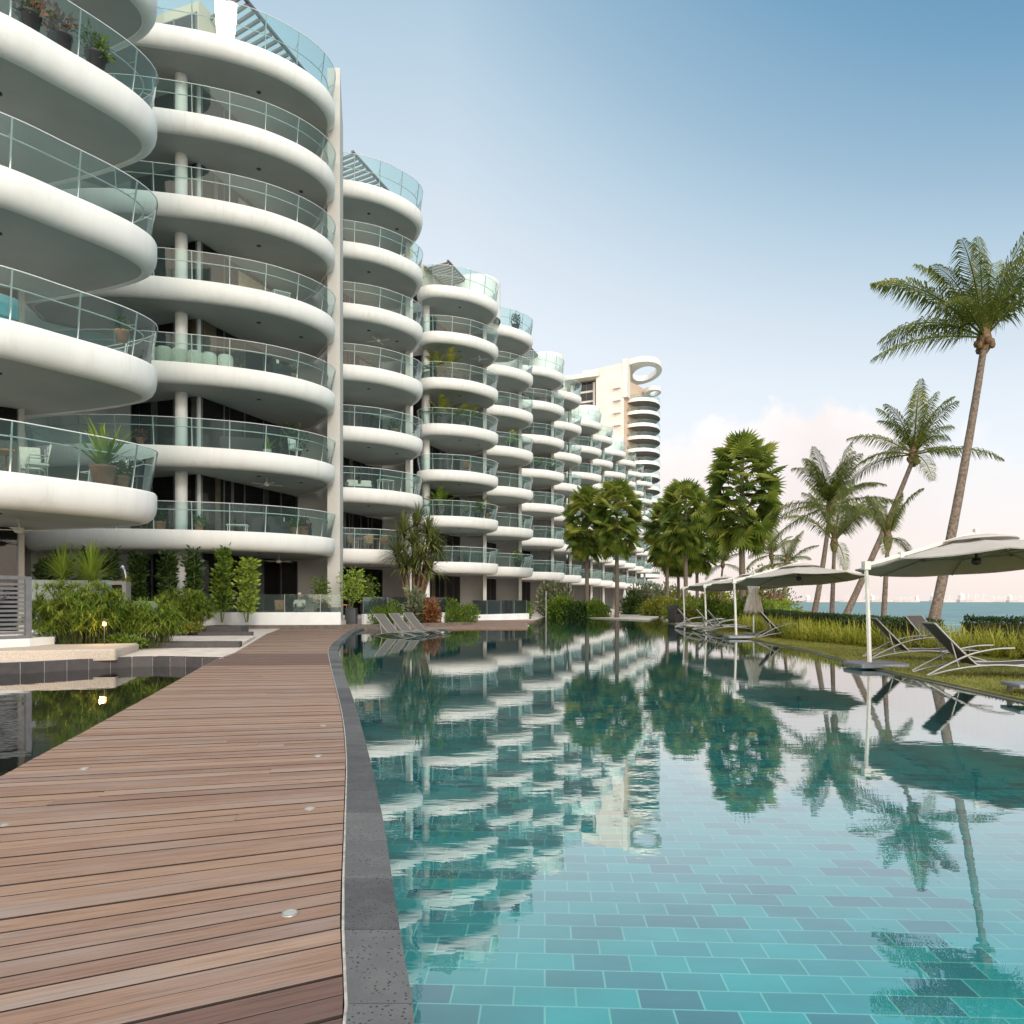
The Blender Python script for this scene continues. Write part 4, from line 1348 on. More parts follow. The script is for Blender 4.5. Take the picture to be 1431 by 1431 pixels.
# ------------------------------------------------------------------ trees
coconut_palm('tallest coconut palm with a curved leaning trunk behind the near parasol', (11.6, 20.2, -.3), W(1376, 478, 20.6), None, 13, 3.7, 3, .10, .145,
             fronds=[(math.radians(186), .05, 3.5, .55), (math.radians(175), .50, 3.1, 1.1), (math.radians(205), .95, 2.9, .9), (math.radians(95), 1.5, 3.0, .3), (math.radians(20), 1.05, 3.4, .6), (math.radians(-10), .9, 3.2, .8)])
coconut_palm('coconut palm leaning far right on a slanting trunk between the parasols', (12.45, 28.0, -.4), W(1277, 640, 28.3), None, 17, 2.9, 5, .05, .135)
coconut_palm('grey-green coconut palm with a full drooping crown, left of the leaning palm', (13.4, 32.5, -.4), W(1160, 712, 33), None, 22, 3.1, 7, .18, .14)
coconut_palm('slim young coconut palm with yellow-green fronds in front of the full-crowned one', (13.1, 29.6, -.4), W(1166, 762, 29.6), None, 11, 2.8, 9, .02, .11, 'leaf_pale', False)
coconut_palm('small coconut palm with few wispy fronds, right of the near parasol pole', (12.75, 24.8, -.4), W(1241, 757, 24.9), None, 9, 1.9, 12, -.15, .105, 'leaf_pale', False)
for j, (px, py, d, fl, sd, lb) in enumerate(((1100, 790, 46, 2.4, 21, 'distant small coconut palm above the middle parasol'), (1078, 778, 58, 2.8, 22, 'far coconut palm left of the middle parasol peak'), (1010, 790, 66, 2.6, 23, 'far low palm with reddish crown left of the big fan palm'))):
    t_ = W(px, py, d)
    coconut_palm(lb, (t_[0] + (.6 if j % 2 else -.5), d, -.4), t_, None, 13, fl, sd, .1, .14, 'leaf_pale', False)

FANS = [(820, 683, 782, 56.5, 7.4, 40, 'left one of the two fan palms standing before the condominium', 1.0),
        (862, 673, 778, 54.0, 7.4, 41, 'right one of the two fan palms, rooted at the pool edge', 1.0),
        (1037, 611, 772, 43.0, 4.6, 42, 'largest fan palm with a broad dense crown behind the parasol arms', 1.14),
        (958, 674, 775, 54.0, 6.2, 43, 'fan palm with a rounded crown left of the largest fan palm', 1.0),
        (932, 705, 790, 63.0, 6.5, 44, 'leftmost fan palm of the row beyond the pool', .95),
        (974, 715, 800, 66.0, 6.5, 45, 'shaded fan palm in the middle of the row beyond the pool', 1.0),
        (948, 735, 805, 72.0, 6.5, 46, 'smaller fan palm showing low behind the leftmost one', 1.0)]
for (px, pt, pb, d, rr_, sd, lb, sc) in FANS:
    x, _, zt = W(px, pt, d); zb = W(px, pb, d)[2]
    x = (px - 715.5) / F * d
    t_ = thing('fan_palm', lb, 'palm tree', (0, 0, 0), 0, 'fan palms round the pool')
    tr, lf = fan_palm_mesh(zb + .1, zt - .35, {820: 1.85, 862: 1.9, 1037: 2.3}.get(px, 2.1) * (1 if sc else 1), 108, sd, .16 if d > 50 else .19)
    tr.build('trunk', M['trunk2'], t_); lf.build('fan_leaf', M['leaf_fan'], t_)
    t_.location = (x, d, 0)

# screw pine by the third block
rng = np.random.default_rng(5)
t_ = thing('screw_pine', 'shaggy screw pine with drooping strap leaves before the third balcony stack', 'tree', (0, 0, 0))
mb = MB(); tr = MB()
heads = [(0, -.2, 4.3), (.8, .2, 4.9), (.5, -.5, 3.5), (1.2, .2, 3.9), (-.9, .1, 3.6), (.2, .3, 5.5), (-.5, -.3, 4.8), (1.0, -.4, 4.3), (.1, -.6, 2.9), (.9, -.2, 2.9), (-.4, -.4, 3.0)]
for h_ in heads:
    tr.tube([(.0, 0, 0), (h_[0] * .4, h_[1] * .4, 1.2), (h_[0], h_[1], h_[2])], [.12, .09, .06], 7)
    blades([h_], 110, 1.55, .10, rng, mb, 1.0, 6, 2.2, (-.15, 1.0))
mb.build('foliage', M['leaf_pale'], t_); tr.build('trunk', M['coir'], t_)
t_.location = (-5.55, 40.5, .1)

# hedges
def hedge(label, pts, w, h, seed, nper=1500):
    rng = np.random.default_rng(seed)
    t_ = thing('clipped_hedge', label, 'hedge', (pts[0][0], pts[0][1], 0), 0, 'clipped hedges along the sea side')
    core = MB(); lf = MB()
    P = resample(catmull(pts, 6, False), .4); N = normals2(P, False)
    a = [p + n * (w / 2 - .1) for p, n in zip(P, N)]; b_ = [p - n * (w / 2 - .1) for p, n in zip(P, N)]
    core.prism([tuple(p) for p in a] + [tuple(p) for p in b_[::-1]], -.1, h - .1)
    tot = sum(np.linalg.norm(q - p) for p, q in zip(P, P[1:]))
    n = int(nper * tot)
    i = rng.integers(0, len(P) - 1, n); f = rng.uniform(0, 1, (n, 1))
    PA = np.array(P); NA = np.array(N)
    c = PA[i] * (1 - f) + PA[i + 1] * f; nv = NA[i] * (1 - f) + NA[i + 1] * f
    s = rng.uniform(-1, 1, n); z = rng.uniform(0, 1, n)
    th = rng.uniform(0, math.pi, n)
    # rounded cross-section
    ex = np.sign(np.cos(th)) * np.abs(np.cos(th)) ** .45; ez = np.abs(np.sin(th)) ** .5
    jit = rng.normal(0, .03, n)
    pos = np.stack([c[:, 0] + nv[:, 0] * ex * (w / 2 + jit), c[:, 1] + nv[:, 1] * ex * (w / 2 + jit), .08 + ez * (h - .08 + jit * .8)], 1)
    D = np.stack([nv[:, 0] * ex, nv[:, 1] * ex, ez * .8 + .2], 1) + rng.normal(size=(n, 3)) * .6
    lf.quads(leaf_quads(pos, D, rng.uniform(.05, .10, n), rng.uniform(.025, .045, n), rng))
    core.build('twigs', M['soil'], t_); lf.build('foliage', M['leaf_hedge'], t_)
    return t_
hedge('long dark clipped hedge running from the near parasol to the shrubs', [(10.75, 18.7), (11.0, 23), (12.0, 31), (13.6, 39.5)], 1.0, .74, 1, 1000)
hedge('short dark clipped hedge at the right frame edge', [(11.55, 18.4), (12.6, 17.6), (14.5, 16.4)], 1.0, .80, 2, 1500)

# strappy ground cover between lawn and hedges
rng = np.random.default_rng(8)
mb = MB()
pts = []
FR = [(12.3, 13.5), (11.0, 15.7), (10.2, 18.2), (9.5, 21.5), (9.15, 24), (9.6, 28), (10.3, 33)]
fr_ = catmull(FR, 6, False)
for p in resample(fr_, .17):
    for k in range(5):
        w_ = 1.3
        pts.append((p[0] + k * .24 + rng.uniform(-.1, .1), p[1] + rng.uniform(-.15, .15), -.03))
blades(pts, 13, .78, .032, rng, mb, 1.0, 5, 2.6, (.35, 1.0))
tag(mb.build('strap_groundcover', M['leaf_strap'], None, (10, 20, 0)), 'yellow-green strappy ground cover between the lawn and the dark hedges', 'ground cover', kind='stuff')
# grass blades on the lawn near the pool
rng = np.random.default_rng(9)
n = 60000
yy = 9.0 + 26 * rng.uniform(0, 1, n) ** 1.6
ex = np.interp(yy, [p[1] for p in edge], [p[0] for p in edge])
xx = ex + .14 + rng.uniform(0, 1, n) ** 1.2 * np.interp(yy, [9, 14, 20, 36], [6.5, 4.2, 2.4, 1.4])
P = np.stack([xx, yy, np.full(n, -.02)], 1)
D = np.stack([rng.normal(0, .5, n), rng.normal(0, .5, n), np.ones(n)], 1)
mb = MB(); mb.quads(leaf_quads(P, D, rng.uniform(.03, .075, n), rng.uniform(.006, .011, n), rng))
M['grassblade'] = leafmat('grass_blade', [(.09, .11, .02), (.17, .18, .03), (.26, .24, .06), (.33, .29, .11)], .3, .7, .8)
tag(mb.build('grass', M['grassblade'], None, (9, 15, 0)), 'short grass of the lawn along the infinity edge', 'grass', kind='stuff')

# shrubs
SH = [('round_shrub', 'round bright green shrub left of the pool loungers', (-6.15, 34.9, .1), 1.1, 1.0, 1.5, 3600, .13, 'leaf_mid'),
      ('round_shrub', 'round dark green shrub right of the pool loungers', W(641, 848, 40.5), 1.35, 1.2, 1.7, 4200, .13, 'leaf_mid'),
      ('round_shrub', 'small round green shrub before the frosted garden wall', W(728, 842, 51), 1.1, 1.0, 1.5, 3200, .14, 'leaf_mid'),
      ('reddish_shrub', 'orange-red leafed shrub between the two round shrubs', W(603, 846, 37.3), .7, .7, 1.7, 1600, .18, 'leaf_red'),
      ('leafy_shrub', 'pale green upright shrub behind the orange-red shrub', W(580, 842, 37.6), .8, .8, 2.3, 900, .36, 'leaf_gray'),
      ('island_shrub', 'leafy green shrub mass at the left of the pool end', W(782, 862, 56), 1.5, 1.1, 2.1, 3200, .22, 'leaf_mid'),
      ('island_shrub', 'tall pale shrub rising behind the pool end', W(775, 858, 60), 1.5, 1.2, 4.2, 1700, .5, 'leaf_gray'),
      ('island_shrub', 'green shrub hiding the foot of the left fan palm at the pool end', W(832, 862, 55.3), 1.5, 1.0, 1.9, 3200, .2, 'leaf_mid'),
      ('island_shrub', 'darker green shrub between the two shrubs at the pool end', W(808, 862, 55.6), 1.3, .9, 1.7, 2600, .2, 'leaf_dark'),
      ('garden_shrub', 'grey-green shrub beyond the right fan palm', W(900, 852, 70), 2.6, 2, 3.6, 1900, .36, 'leaf_gray'),
      ('garden_shrub', 'dark shrub beneath the far balconies right of the fan palms', W(884, 852, 67), 1.8, 1.6, 2.4, 1500, .32, 'leaf_dark'),
      ('garden_shrub', 'tall hazy green shrub below the tower', W(925, 850, 84), 3.4, 2.5, 4.6, 2200, .42, 'leaf_gray'),
      ('garden_shrub', 'yellow-flecked shrub beside the far sandy path', W(925, 856, 60), 1.9, 1.4, 2.0, 1900, .24, 'leaf_yel'),
      ('garden_shrub', 'yellow-green shrub at the first parasol pole from the far end', W(950, 862, 50), 1.6, 1.3, 1.75, 1800, .2, 'leaf_yel'),
      ('garden_shrub', 'green shrub behind the second parasol pole', W(985, 862, 46), 1.6, 1.3, 1.85, 1900, .19, 'leaf_mid'),
      ('garden_shrub', 'low yellowish shrub in front of the parasol row', W(967, 868, 42), 1.25, 1.0, 1.1, 1400, .16, 'leaf_yel'),
      ('garden_shrub', 'green shrub behind the raised loungers', W(1008, 866, 40), 1.4, 1.2, 1.45, 1700, .17, 'leaf_mid'),
      ('garden_shrub', 'glossy green shrub around the folded parasol', W(1040, 864, 37), 1.3, 1.1, 1.7, 1700, .17, 'leaf_mid'),
      ('garden_shrub', 'bright green shrub ending the bank beside the sea view', W(1082, 862, 37.5), 1.5, 1.1, 1.55, 1900, .17, 'leaf_lime'),
      ('flowering_shrub', 'pink-flowered open shrub above the bright green one', W(1090, 850, 41), 1.3, 1.0, 2.5, 1100, .2, 'leaf_flower'),
      ('garden_shrub', 'olive shrub far behind the middle parasol', W(1060, 850, 60), 3.2, 2, 4.0, 2000, .3, 'leaf_yel'),
      ('garden_shrub', 'olive shrub behind the fan palm trunks beyond the pool', W(1000, 850, 70), 3.2, 2.2, 4.4, 2000, .34, 'leaf_yel'),
      ('garden_shrub', 'brownish shrub between far palms left of the parasols', W(950, 850, 76), 3.0, 2.2, 3.0, 1800, .34, 'leaf_yel'),
      ('garden_shrub', 'tuft of low plants at the foot of the papyrus by the pond', (-9.75, 18.0, .03), .75, .42, .36, 900, .10, 'leaf_mid'),
      ('garden_shrub', 'low yellowish tuft at the foot of the second papyrus clump', W(262, 884, 25), .85, .5, .42, 800, .12, 'leaf_yel')]
for j, (nm, lb, loc, rx, ry, h, n, lf_, mt) in enumerate(SH):
    loc = (loc[0], loc[1], 0.0 if loc[1] > 30 else loc[2])
    shrub(nm, lb, 'shrub', loc, rx * (1.25 if nm == 'garden_shrub' and 34 < loc[1] < 62 else 1), ry, h * (1.12 if nm == 'garden_shrub' and 34 < loc[1] < 62 else 1), int(n * (1.7 if nm == 'garden_shrub' and 34 < loc[1] < 62 else 1)), lf_, 100 + j, mt)

papyrus('large golden-green papyrus clump by the pond with a glowing lamp in it', (-10.85, 18.3, .04), 1.4, 1.7, 420, 61, 'papyrus clumps by the pond')
papyrus('papyrus clump right of the large one, at the end of the frosted glass', (-9.42, 18.9, .05), .78, 1.25, 200, 62, 'papyrus clumps by the pond')
papyrus('darker papyrus clump farther back before the low garden wall', (-12.0, 26.3, .2), 1.1, 1.5, 300, 63, 'papyrus clumps by the pond')

def spiky(label, loc, n, L, Wd, seed, mat='leaf_lime', up=(.05, 1.0), name='spiky_plant', droop=1.2):
    rng = np.random.default_rng(seed)
    mb = MB(); blades([(0, 0, 0)], n, L, Wd, rng, mb, 1.0, 5, droop, up)
    o = mb.build(name, M[mat]); o.location = loc
    return tag(o, label, 'plant')
spiky('lime green spiky plant left behind the frosted glass screen', W(88, 808, 19.5), 240, 1.05, .035, 71)
spiky('lime green spiky plant right behind the frosted glass screen', W(128, 812, 19.2), 280, 1.15, .035, 72)
spiky('small yellowish spiky plant beside the white pillar', W(177, 822, 23.5), 70, .55, .03, 73, 'leaf_strap')

# slim trees on the terrace of the second block
cols = [(66, 24.5, 2.6, .38, 'leaf_dark'), (88, 27.0, 2.7, .40, 'leaf_dark'), (122, 27.5, 2.9, .42, 'leaf_dark'), (156, 28.5, 3.1, .42, 'leaf_dark'), (194, 29.0, 2.95, .46, 'leaf_dark'), (232, 29.4, 2.95, .50, 'leaf_dark'),
        (270, 29.6, 3.0, .52, 'leaf_dark'), (309, 30.2, 3.1, .52, 'leaf_mid'), (345, 30.6, 3.05, .60, 'leaf_lime')]
words = ['first slim dark tree beside the white fin wall at the left', 'second slim dark tree behind the spiky plants', 'third slim dark tree behind the spiky plants', 'slim dark tree reaching the lowest balcony edge behind the white pillar',
         'slim leafy tree left of the round column', 'slim leafy tree just left of the second papyrus top', 'slim leafy tree right of the round column base',
         'tall slim tree overlapping the lowest balcony fascia', 'bright lime-green slim tree at the right end of the row']
for j, ((px, d, h, r, mt), lb) in enumerate(zip(cols, words)):
    column_tree(lb, ((px - 715.5) / F * d, d, .35), h, r * 1.1, 760, .235, 200 + j, mt, 'slim trees screening the terrace')
column_tree('bright potted tree in a black planter at the terrace corner', (W(491, 0, 34.6)[0], 34.6, .9), 1.9, .95, 620, .17, 231, 'leaf_lime', 'potted trees at the terrace corner', True)
column_tree('darker potted tree at the glass balustrade left of the terrace corner', (W(452, 0, 34.0)[0], 34.0, .9), 1.35, .75, 420, .16, 232, 'leaf_mid', 'potted trees at the terrace corner', True)
column_tree('narrow green potted tree right of the terrace corner', (W(515, 0, 36.0)[0], 36.0, .9), 1.6, .7, 420, .16, 233, 'leaf_mid', 'potted trees at the terrace corner', True)

# ------------------------------------------------------------------ parasols
def parasol():
    r_ = thing('cantilever_parasol', '', 'parasol', (0, 0, 0))
    # local: pole foot at origin, canopy centre at +x
    mb = MB()
    mb.tube([(0, 0, .02), (-.03, 0, 1.0), (-.075, 0, 1.98)], [.045, .042, .040], 6, smooth=False)
    mb.build('pole', M['pmetal'], r_)
    MB().rbox((.12, 0, .035), (.95, .75, .09), .05).build('base_plate', M['greyw'], r_)
    cx, zc, R, ze = 2.12, 2.46, 2.15, 2.02
    TL = lambda x, y: -.085 * y + .02 * (x - cx)
    mb = MB()
    mb.tube([(-.13, 0, 1.93), (cx * .5, 0, 2.27), (cx + .05, 0, 2.60)], [.045, .042, .036], 6, smooth=False)
    mb.box((-.07, 0, 1.95), (.12, .13, .16)); mb.box((.62, 0, 2.13), (.07, .11, .16)); mb.box((cx, 0, 2.57), (.09, .08, .2))
    mb.build('arm', M['pmetal'], r_)
    # canopy: eight panels, each sagging a little between ribs
    n = 8; sub = 6; rad = 9; vs = []; fs = []
    ang0 = math.pi / 8
    for j in range(rad + 1):
        u = j / rad
        for k in range(n * sub):
            th = 2 * math.pi * k / (n * sub) + ang0
            kk = (k % sub) / sub
            chord = math.cos(math.pi / n) / math.cos((kk - .5) * 2 * math.pi / n)
            sag = math.sin(math.pi * kk)
            rr_ = R * (.05 + .95 * u) * chord * (1 - .015 * sag * u)
            z = zc - (zc - ze) * (u ** 1.12) - .035 * sag * u
            x_, y_ = cx + rr_ * math.cos(th), rr_ * math.sin(th)
            vs.append((x_, y_, z + TL(x_, y_)))
    K = n * sub
    for j in range(rad):
        for k in range(K):
            fs.append((j * K + k, (j + 1) * K + k, (j + 1) * K + (k + 1) % K, j * K + (k + 1) % K))
    mb = MB(); mb.add(vs, fs, True)
    vb = [(x, y, z - .012) for x, y, z in vs]
    mb.add(vb, [f[::-1] for f in fs], True)
    # hanging hem
    rim = vs[-K:]
    hem = rim + [(cx + (x - cx) * .998, y * .998, z - .025) for x, y, z in rim]
    mb.add(hem, [(k, K + k, K + (k + 1) % K, (k + 1) % K) for k in range(K)], True)
    can = mb.build('canopy', M['canopy'], r_)
    mb = MB(); v2 = []; f2 = []
    for j, (rr_, z) in enumerate(((.02, zc + .10), (.35, zc + .055), (.68, zc - .03), (.70, zc - .055))):
        for k in range(24):
            th = 2 * math.pi * k / 24
            v2.append((cx + rr_ * math.cos(th), rr_ * math.sin(th), z + TL(cx + rr_ * math.cos(th), rr_ * math.sin(th))))
    for j in range(3):
        for k in range(24): f2.append((j * 24 + k, (j + 1) * 24 + k, (j + 1) * 24 + (k + 1) % 24, j * 24 + (k + 1) % 24))
    mb.add(v2, f2, True); mb.build('vent', M['canopy'], can)
    for k in range(n):
        th = 2 * math.pi * k / n + ang0
        c, s = math.cos(th), math.sin(th)
        mb = MB()
        tl = lambda f: TL(cx + R * f * c, R * f * s)
        mb.tube([(cx + .06 * c, .06 * s, zc - .06), (cx + R * .5 * c, R * .5 * s, zc - (zc - ze) * .46 - .03 + tl(.5)), (cx + R * .99 * c, R * .99 * s, ze - .03 + tl(.99))], .014, 5)
        mb.tube([(cx + .06 * c, .06 * s, zc - .36), (cx + R * .52 * c, R * .52 * s, zc - (zc - ze) * .48 - .05 + tl(.52))], .011, 5)
        mb.box((cx + R * .52 * c, R * .52 * s, zc - (zc - ze) * .48 - .05 + tl(.52)), (.06, .06, .05), th)
        mb.build('rib', M['alu'], r_)
    mb = MB(); mb.tube([(cx, 0, zc + .05), (cx, 0, zc - .38)], .026, 8); mb.lathe([(.001, -.50), (.07, -.48), (.09, -.43), (.07, -.36), (.001, -.36)], (cx, 0, zc), 12)
    mb.build('hub', M['bronze'], r_)
    return r_
pp = parasol()
PAR = [((6.95, 14.0, -.01), math.radians(2), 'nearest large parasol with taupe canopy above the near loungers'),
       ((7.78, 25.0, -.01), math.radians(-3), 'second parasol, its whole canopy seen against the palms'),
       ((8.95, 33.2, -.01), math.radians(-6), 'third parasol, mostly hidden behind the second canopy'),
       ((9.25, 38.6, -.01), math.radians(-8), 'farthest parasol with its arm rising past the shrubs')]
for j, (loc, rz, lb) in enumerate(PAR):
    place(pp, j > 0, loc, rz, lb, 1.0, 'cantilever parasols along the infinity edge')

# folded parasol
t_ = thing('folded_parasol', 'folded beige parasol hanging closed beside the raised loungers', 'parasol', (9.12, 27.2, 0))
x, yy = 9.12, 27.2
MB().tube([(x, yy, 0), (x, yy, 2.45)], .03, 8).build('pole', M['railw'], t_)
MB().lathe([(.04, 2.4), (.14, 2.2), (.20, 1.8), (.155, 1.55), (.23, 1.3), (.30, .95), (.33, .78), (.30, .79), (.2, 1.0)], (x, yy, 0), 72, .16, 11).build('canopy', M['canopyw'], t_)
MB().lathe([(.166, 1.52), (.172, 1.55), (.166, 1.59)], (x, yy, 0), 40, .10, 11).build('tie', M['canopyw'], t_)
MB().rbox((x, yy, .03), (.6, .6, .08), .04).build('base_plate', M['greyw'], t_)

# ------------------------------------------------------------------ loungers
def lounger(mat, name, frame='alu', arm=True):
    r_ = thing(name, '', 'lounger', (0, 0, 0))
    w = .33
    seat = [(-.05, .22), (.25, .21), (.6, .225), (.95, .25), (1.25, .235)]
    back = [(-.05, .225), (-.24, .42), (-.45, .65), (-.66, .89)]
    for nm, prof in (('seat', seat), ('backrest', back)):
        pr = catmull([np.array((a, b_)) for a, b_ in prof], 5, False)
        mb = MB(); n = len(pr)
        vs = []
        for s in (-w, w):
            for p in pr: vs.append((p[0], s, p[1]))
        for s in (-w, w):
            for p in pr: vs.append((p[0], s, p[1] - .014))
        fs = []
        for k in range(n - 1):
            fs += [(k, k + 1, n + k + 1, n + k), (2 * n + k, 3 * n + k, 3 * n + k + 1, 2 * n + k + 1)]
            fs += [(k, 2 * n + k, 2 * n + k + 1, k + 1), (n + k, n + k + 1, 3 * n + k + 1, 3 * n + k)]
        fs += [(0, n, 3 * n, 2 * n), (n - 1, 3 * n - 1 - 0, 4 * n - 1, 2 * n - 1)] if False else [(0, n, 3 * n, 2 * n)]
        mb.add(vs, fs, False)
        for s in (-w - .01, w + .01):
            mb2 = [(p[0], s, p[1] - .004) for p in pr]
            mb.tube(mb2, .017, 6, 1)
        mb.tube([(pr[-1][0], -w, pr[-1][1]), (pr[-1][0], w, pr[-1][1])], .016, 6, 1)
        mb.build(nm, [M[mat], M[frame]], r_)
    for s in (-1, 1):
        y_ = s * (w + .045)
        mb = MB()
        low = catmull([np.array(p) for p in ((-.80, .012), (-.45, .12), (.0, .20), (.45, .215), (.95, .15), (1.45, .012))], 5, False)
        mb.tube([(p[0], y_, p[1]) for p in low], .019, 6)
        mb.build('leg', M[frame], r_)
        if arm:
            mb = MB()
            up = catmull([np.array(p) for p in ((-.80, .03), (-.50, .21), (-.15, .39), (.2, .48), (.48, .50))], 5, False)
            mb.tube([(p[0], y_ + s * .03, p[1]) for p in up], .018, 6)
            mb.build('armrest', M[frame], r_)
    for xx in (.1, 1.0): MB().tube([(xx, -w - .04, .20), (xx, w + .04, .20)], .014, 6).build('crossbar', M[frame], r_)
    for s_ in (-w, w): MB().tube([(-.42, s_, .60), (-.30, s_, .15)], .012, 6).build('brace', M[frame], r_)
    return r_
la = lounger('sling', 'sun_lounger')
LOU = [((7.78, 12.2, -.015), math.radians(-13), 'nearest dark brown sun lounger with tall backrest under the nearest parasol'),
       ((8.55, 15.6, -.015), math.radians(-16), 'second dark sun lounger just behind the nearest parasol pole'),
       ((9.15, 24.6, -.015), math.radians(-10), 'dark sun lounger with raised back right of the second parasol pole'),
       ((8.70, 29.6, -.015), math.radians(-10), 'sun lounger just left of the second parasol pole'),
       ((8.72, 31.4, -.015), math.radians(-10), 'middle sun lounger of the far group on the bank'),
       ((8.6, 34.4, -.015), math.radians(-12), 'farthest sun lounger between the two far parasol poles'),
       ((11.0, 14.3, -.015), math.radians(-100), 'sun lounger seen from behind between the two hedges'),
       ((11.3, 12.4, -.015), math.radians(-16), 'sun lounger mostly cut off by the right frame edge')]
LOU[6] = ((10.75, 18.15, -.015), math.radians(-62), 'sun lounger seen from behind in the gap between the two hedges')
for j, (loc, rz, lb) in enumerate(LOU):
    place(la, j > 0, loc, rz, lb, 1.0, 'dark sun loungers on the lawn')
lb_ = lounger('slingdark2', 'pool_lounger', 'alu', False)
POOLL = [((-4.5, 27.4, -.14), 'nearest taupe lounger standing in the pool shallows'), ((-4.2, 28.9, -.14), 'middle taupe lounger standing in the pool shallows'), ((-3.85, 30.5, -.14), 'farthest taupe lounger standing in the pool shallows')]
for j, (loc, lb) in enumerate(POOLL):
    place(lb_, j > 0, loc, math.radians(-24), lb, 1.0, 'taupe loungers in the pool')

# cushion pile end at the right edge near the pool
t_ = thing('side_table', 'low dark slatted table edge at the right frame edge on the lawn', 'table', (6.98, 9.75, 0))
MB().rbox((7.05, 9.72, .12), (.62, .5, .05), .015, -.15).build('table_top', M['greyw'], t_)
for a, b_ in ((-.22, -.17), (.22, -.17), (.22, .17), (-.22, .17)):
    MB().box((7.05 + a, 9.72 + b_, .045), (.05, .05, .10), -.15).build('leg', M['greyw'], t_)

# ------------------------------------------------------------------ gate, pillar, lamp
t_ = thing('metal_gate', 'grey slatted metal gate on the white curb at the left frame edge', 'gate', (-11.35, 15.9, .4))
gx0, gy0, gx1, gy1 = -11.9, 15.2, -11.05, 16.45
e = np.array((gx1 - gx0, gy1 - gy0)); L = np.linalg.norm(e); ang = math.atan2(e[1], e[0]); e /= L
fm = MB()
for s in (0, L): fm.box((gx0 + e[0] * s, gy0 + e[1] * s, 1.10), (.12, .09, 1.42), ang)
for z in (.43, 1.78): fm.box(((gx0 + gx1) / 2, (gy0 + gy1) / 2, z), (L - .12, .08, .08), ang)
fm.build('frame', M['greyw'], t_)
sl = MB()
for k in range(12): sl.box(((gx0 + gx1) / 2, (gy0 + gy1) / 2, .53 + k * .10), (L - .13, .03, .055), ang)
sl.build('slats', M['greyw'], t_)
hd = MB(); hd.tube([(gx0 + .1, gy0 - .0, .95), (gx0 + .45, gy0 + .45, 1.1), (gx0 + .7, gy0 + .75, 1.35)], .025, 8); hd.build('handrail', M['bronze'], t_)
o = MB().prism([(-12.4, 14.6), (-12.0, 14.55), (-10.98, 16.4), (-10.92, 17.2), (-13.3, 19.78), (-13.5, 19.7), (-11.6, 17.2)], .0, .40).build('curb_wall', M['curb'], None, (-11.5, 16, 0))
tag(o, 'white curb under the grey gate and frosted glass', 'curb')
t_ = thing('garden_pillar', 'pale square pillar with an open frame between the papyrus and slim trees', 'pillar', W(165, 860, 23.2)[:2] + (0,))
x, yy = W(165, 0, 23.2)[:2]
mb = MB()
for a in (-.27, .27): mb.box((x + a, yy, .95), (.13, .3, 1.85))
mb.box((x, yy, 1.835), (.41, .3, .12)); mb.box((x, yy, .7), (.41, .3, 1.3))
mb.build('frame', M['alu'], t_)
MB().box((x, yy + .05, 1.56), (.40, .1, .40)).build('panel', M['inner'], t_)
t_ = thing('outdoor_shower', 'slim bent metal pipe rising beside the white pillar', 'shower', (x + .0, yy + .4, 0))
MB().tube([(x + .05, yy + .4, .0), (x + .05, yy + .4, 2.0), (x - .0, yy + .4, 2.25), (x - .06, yy + .4, 2.35)], .03, 8).build('pipe', M['chrome'], t_)
MB().lathe([(.02, .06), (.09, .0), (.09, -.02), (.001, -.02)], (x - .08, yy + .4, 2.36), 12).build('shower_head', M['chrome'], t_)
lx, ly, lz = W(146, 872, 17.2)
t_ = thing('garden_lamp', 'glowing amber garden lamp in front of the papyrus', 'lamp', (lx, ly, .03))
MB().tube([(lx, ly, .0), (lx, ly, lz - .05)], .014, 8).build('stake', M['bronze'], t_)
MB().lathe([(.001, -.05), (.035, -.04), (.045, 0), (.035, .04), (.001, .05)], (lx, ly, lz), 14).build('bulb', M['lampglow'], t_)
MB().lathe([(.001, .085), (.05, .07), (.065, .05), (.06, .05), (.001, .065)], (lx, ly, lz), 14).build('lamp_shade', M['bronze'], t_)
pl = bpy.data.lights.new('lamp_light', 'POINT'); pl.energy = 12; pl.color = (1, .6, .25); pl.shadow_soft_size = .05
po_ = bpy.data.objects.new('lamp_light', pl); COL.objects.link(po_); po_.parent = t_; po_.location = (0, -.12, lz - .03)

# ------------------------------------------------------------------ things on the balconies
def yucca(label, loc, s=1.0, seed=1, pot='terra', mat='leaf_lime', n=36, L=.85, wd=.06):
    rng = np.random.default_rng(seed)
    t_ = thing('potted_plant', label, 'plant', (0, 0, 0), 0, 'potted plants on balconies')
    MB().lathe([(.001, 0), (.16, 0), (.22, .33), (.235, .34), (.235, .38), (.20, .38), (.19, .33), (.001, .32)], (0, 0, 0), 18).build('pot', M[pot], t_)
    mb = MB(); blades([(0, 0, .33), (.05, .03, .45)], n // 2, L, wd, rng, mb, 1.0, 5, 1.0, (.25, 1.0)); mb.build('foliage', M[mat], t_)
    t_.location = loc; t_.scale = (s, s, s)
    return t_
def bushpot(label, loc, s=1.0, seed=1, mat='leaf_mid', pot='terra', h=.8, r=.38):
    t_ = thing('potted_plant', label, 'plant', (0, 0, 0), 0, 'potted plants on balconies')
    MB().lathe([(.001, 0), (.16, 0), (.22, .33), (.235, .34), (.235, .38), (.20, .38), (.19, .33), (.001, .32)], (0, 0, 0), 18).build('pot', M[pot], t_)
    mb, st = shrub_mesh(r, r, h, 320, .13, seed, mat, z0=.3); mb.build('foliage', M[mat], t_)
    t_.location = loc; t_.scale = (s, s, s)
    return t_
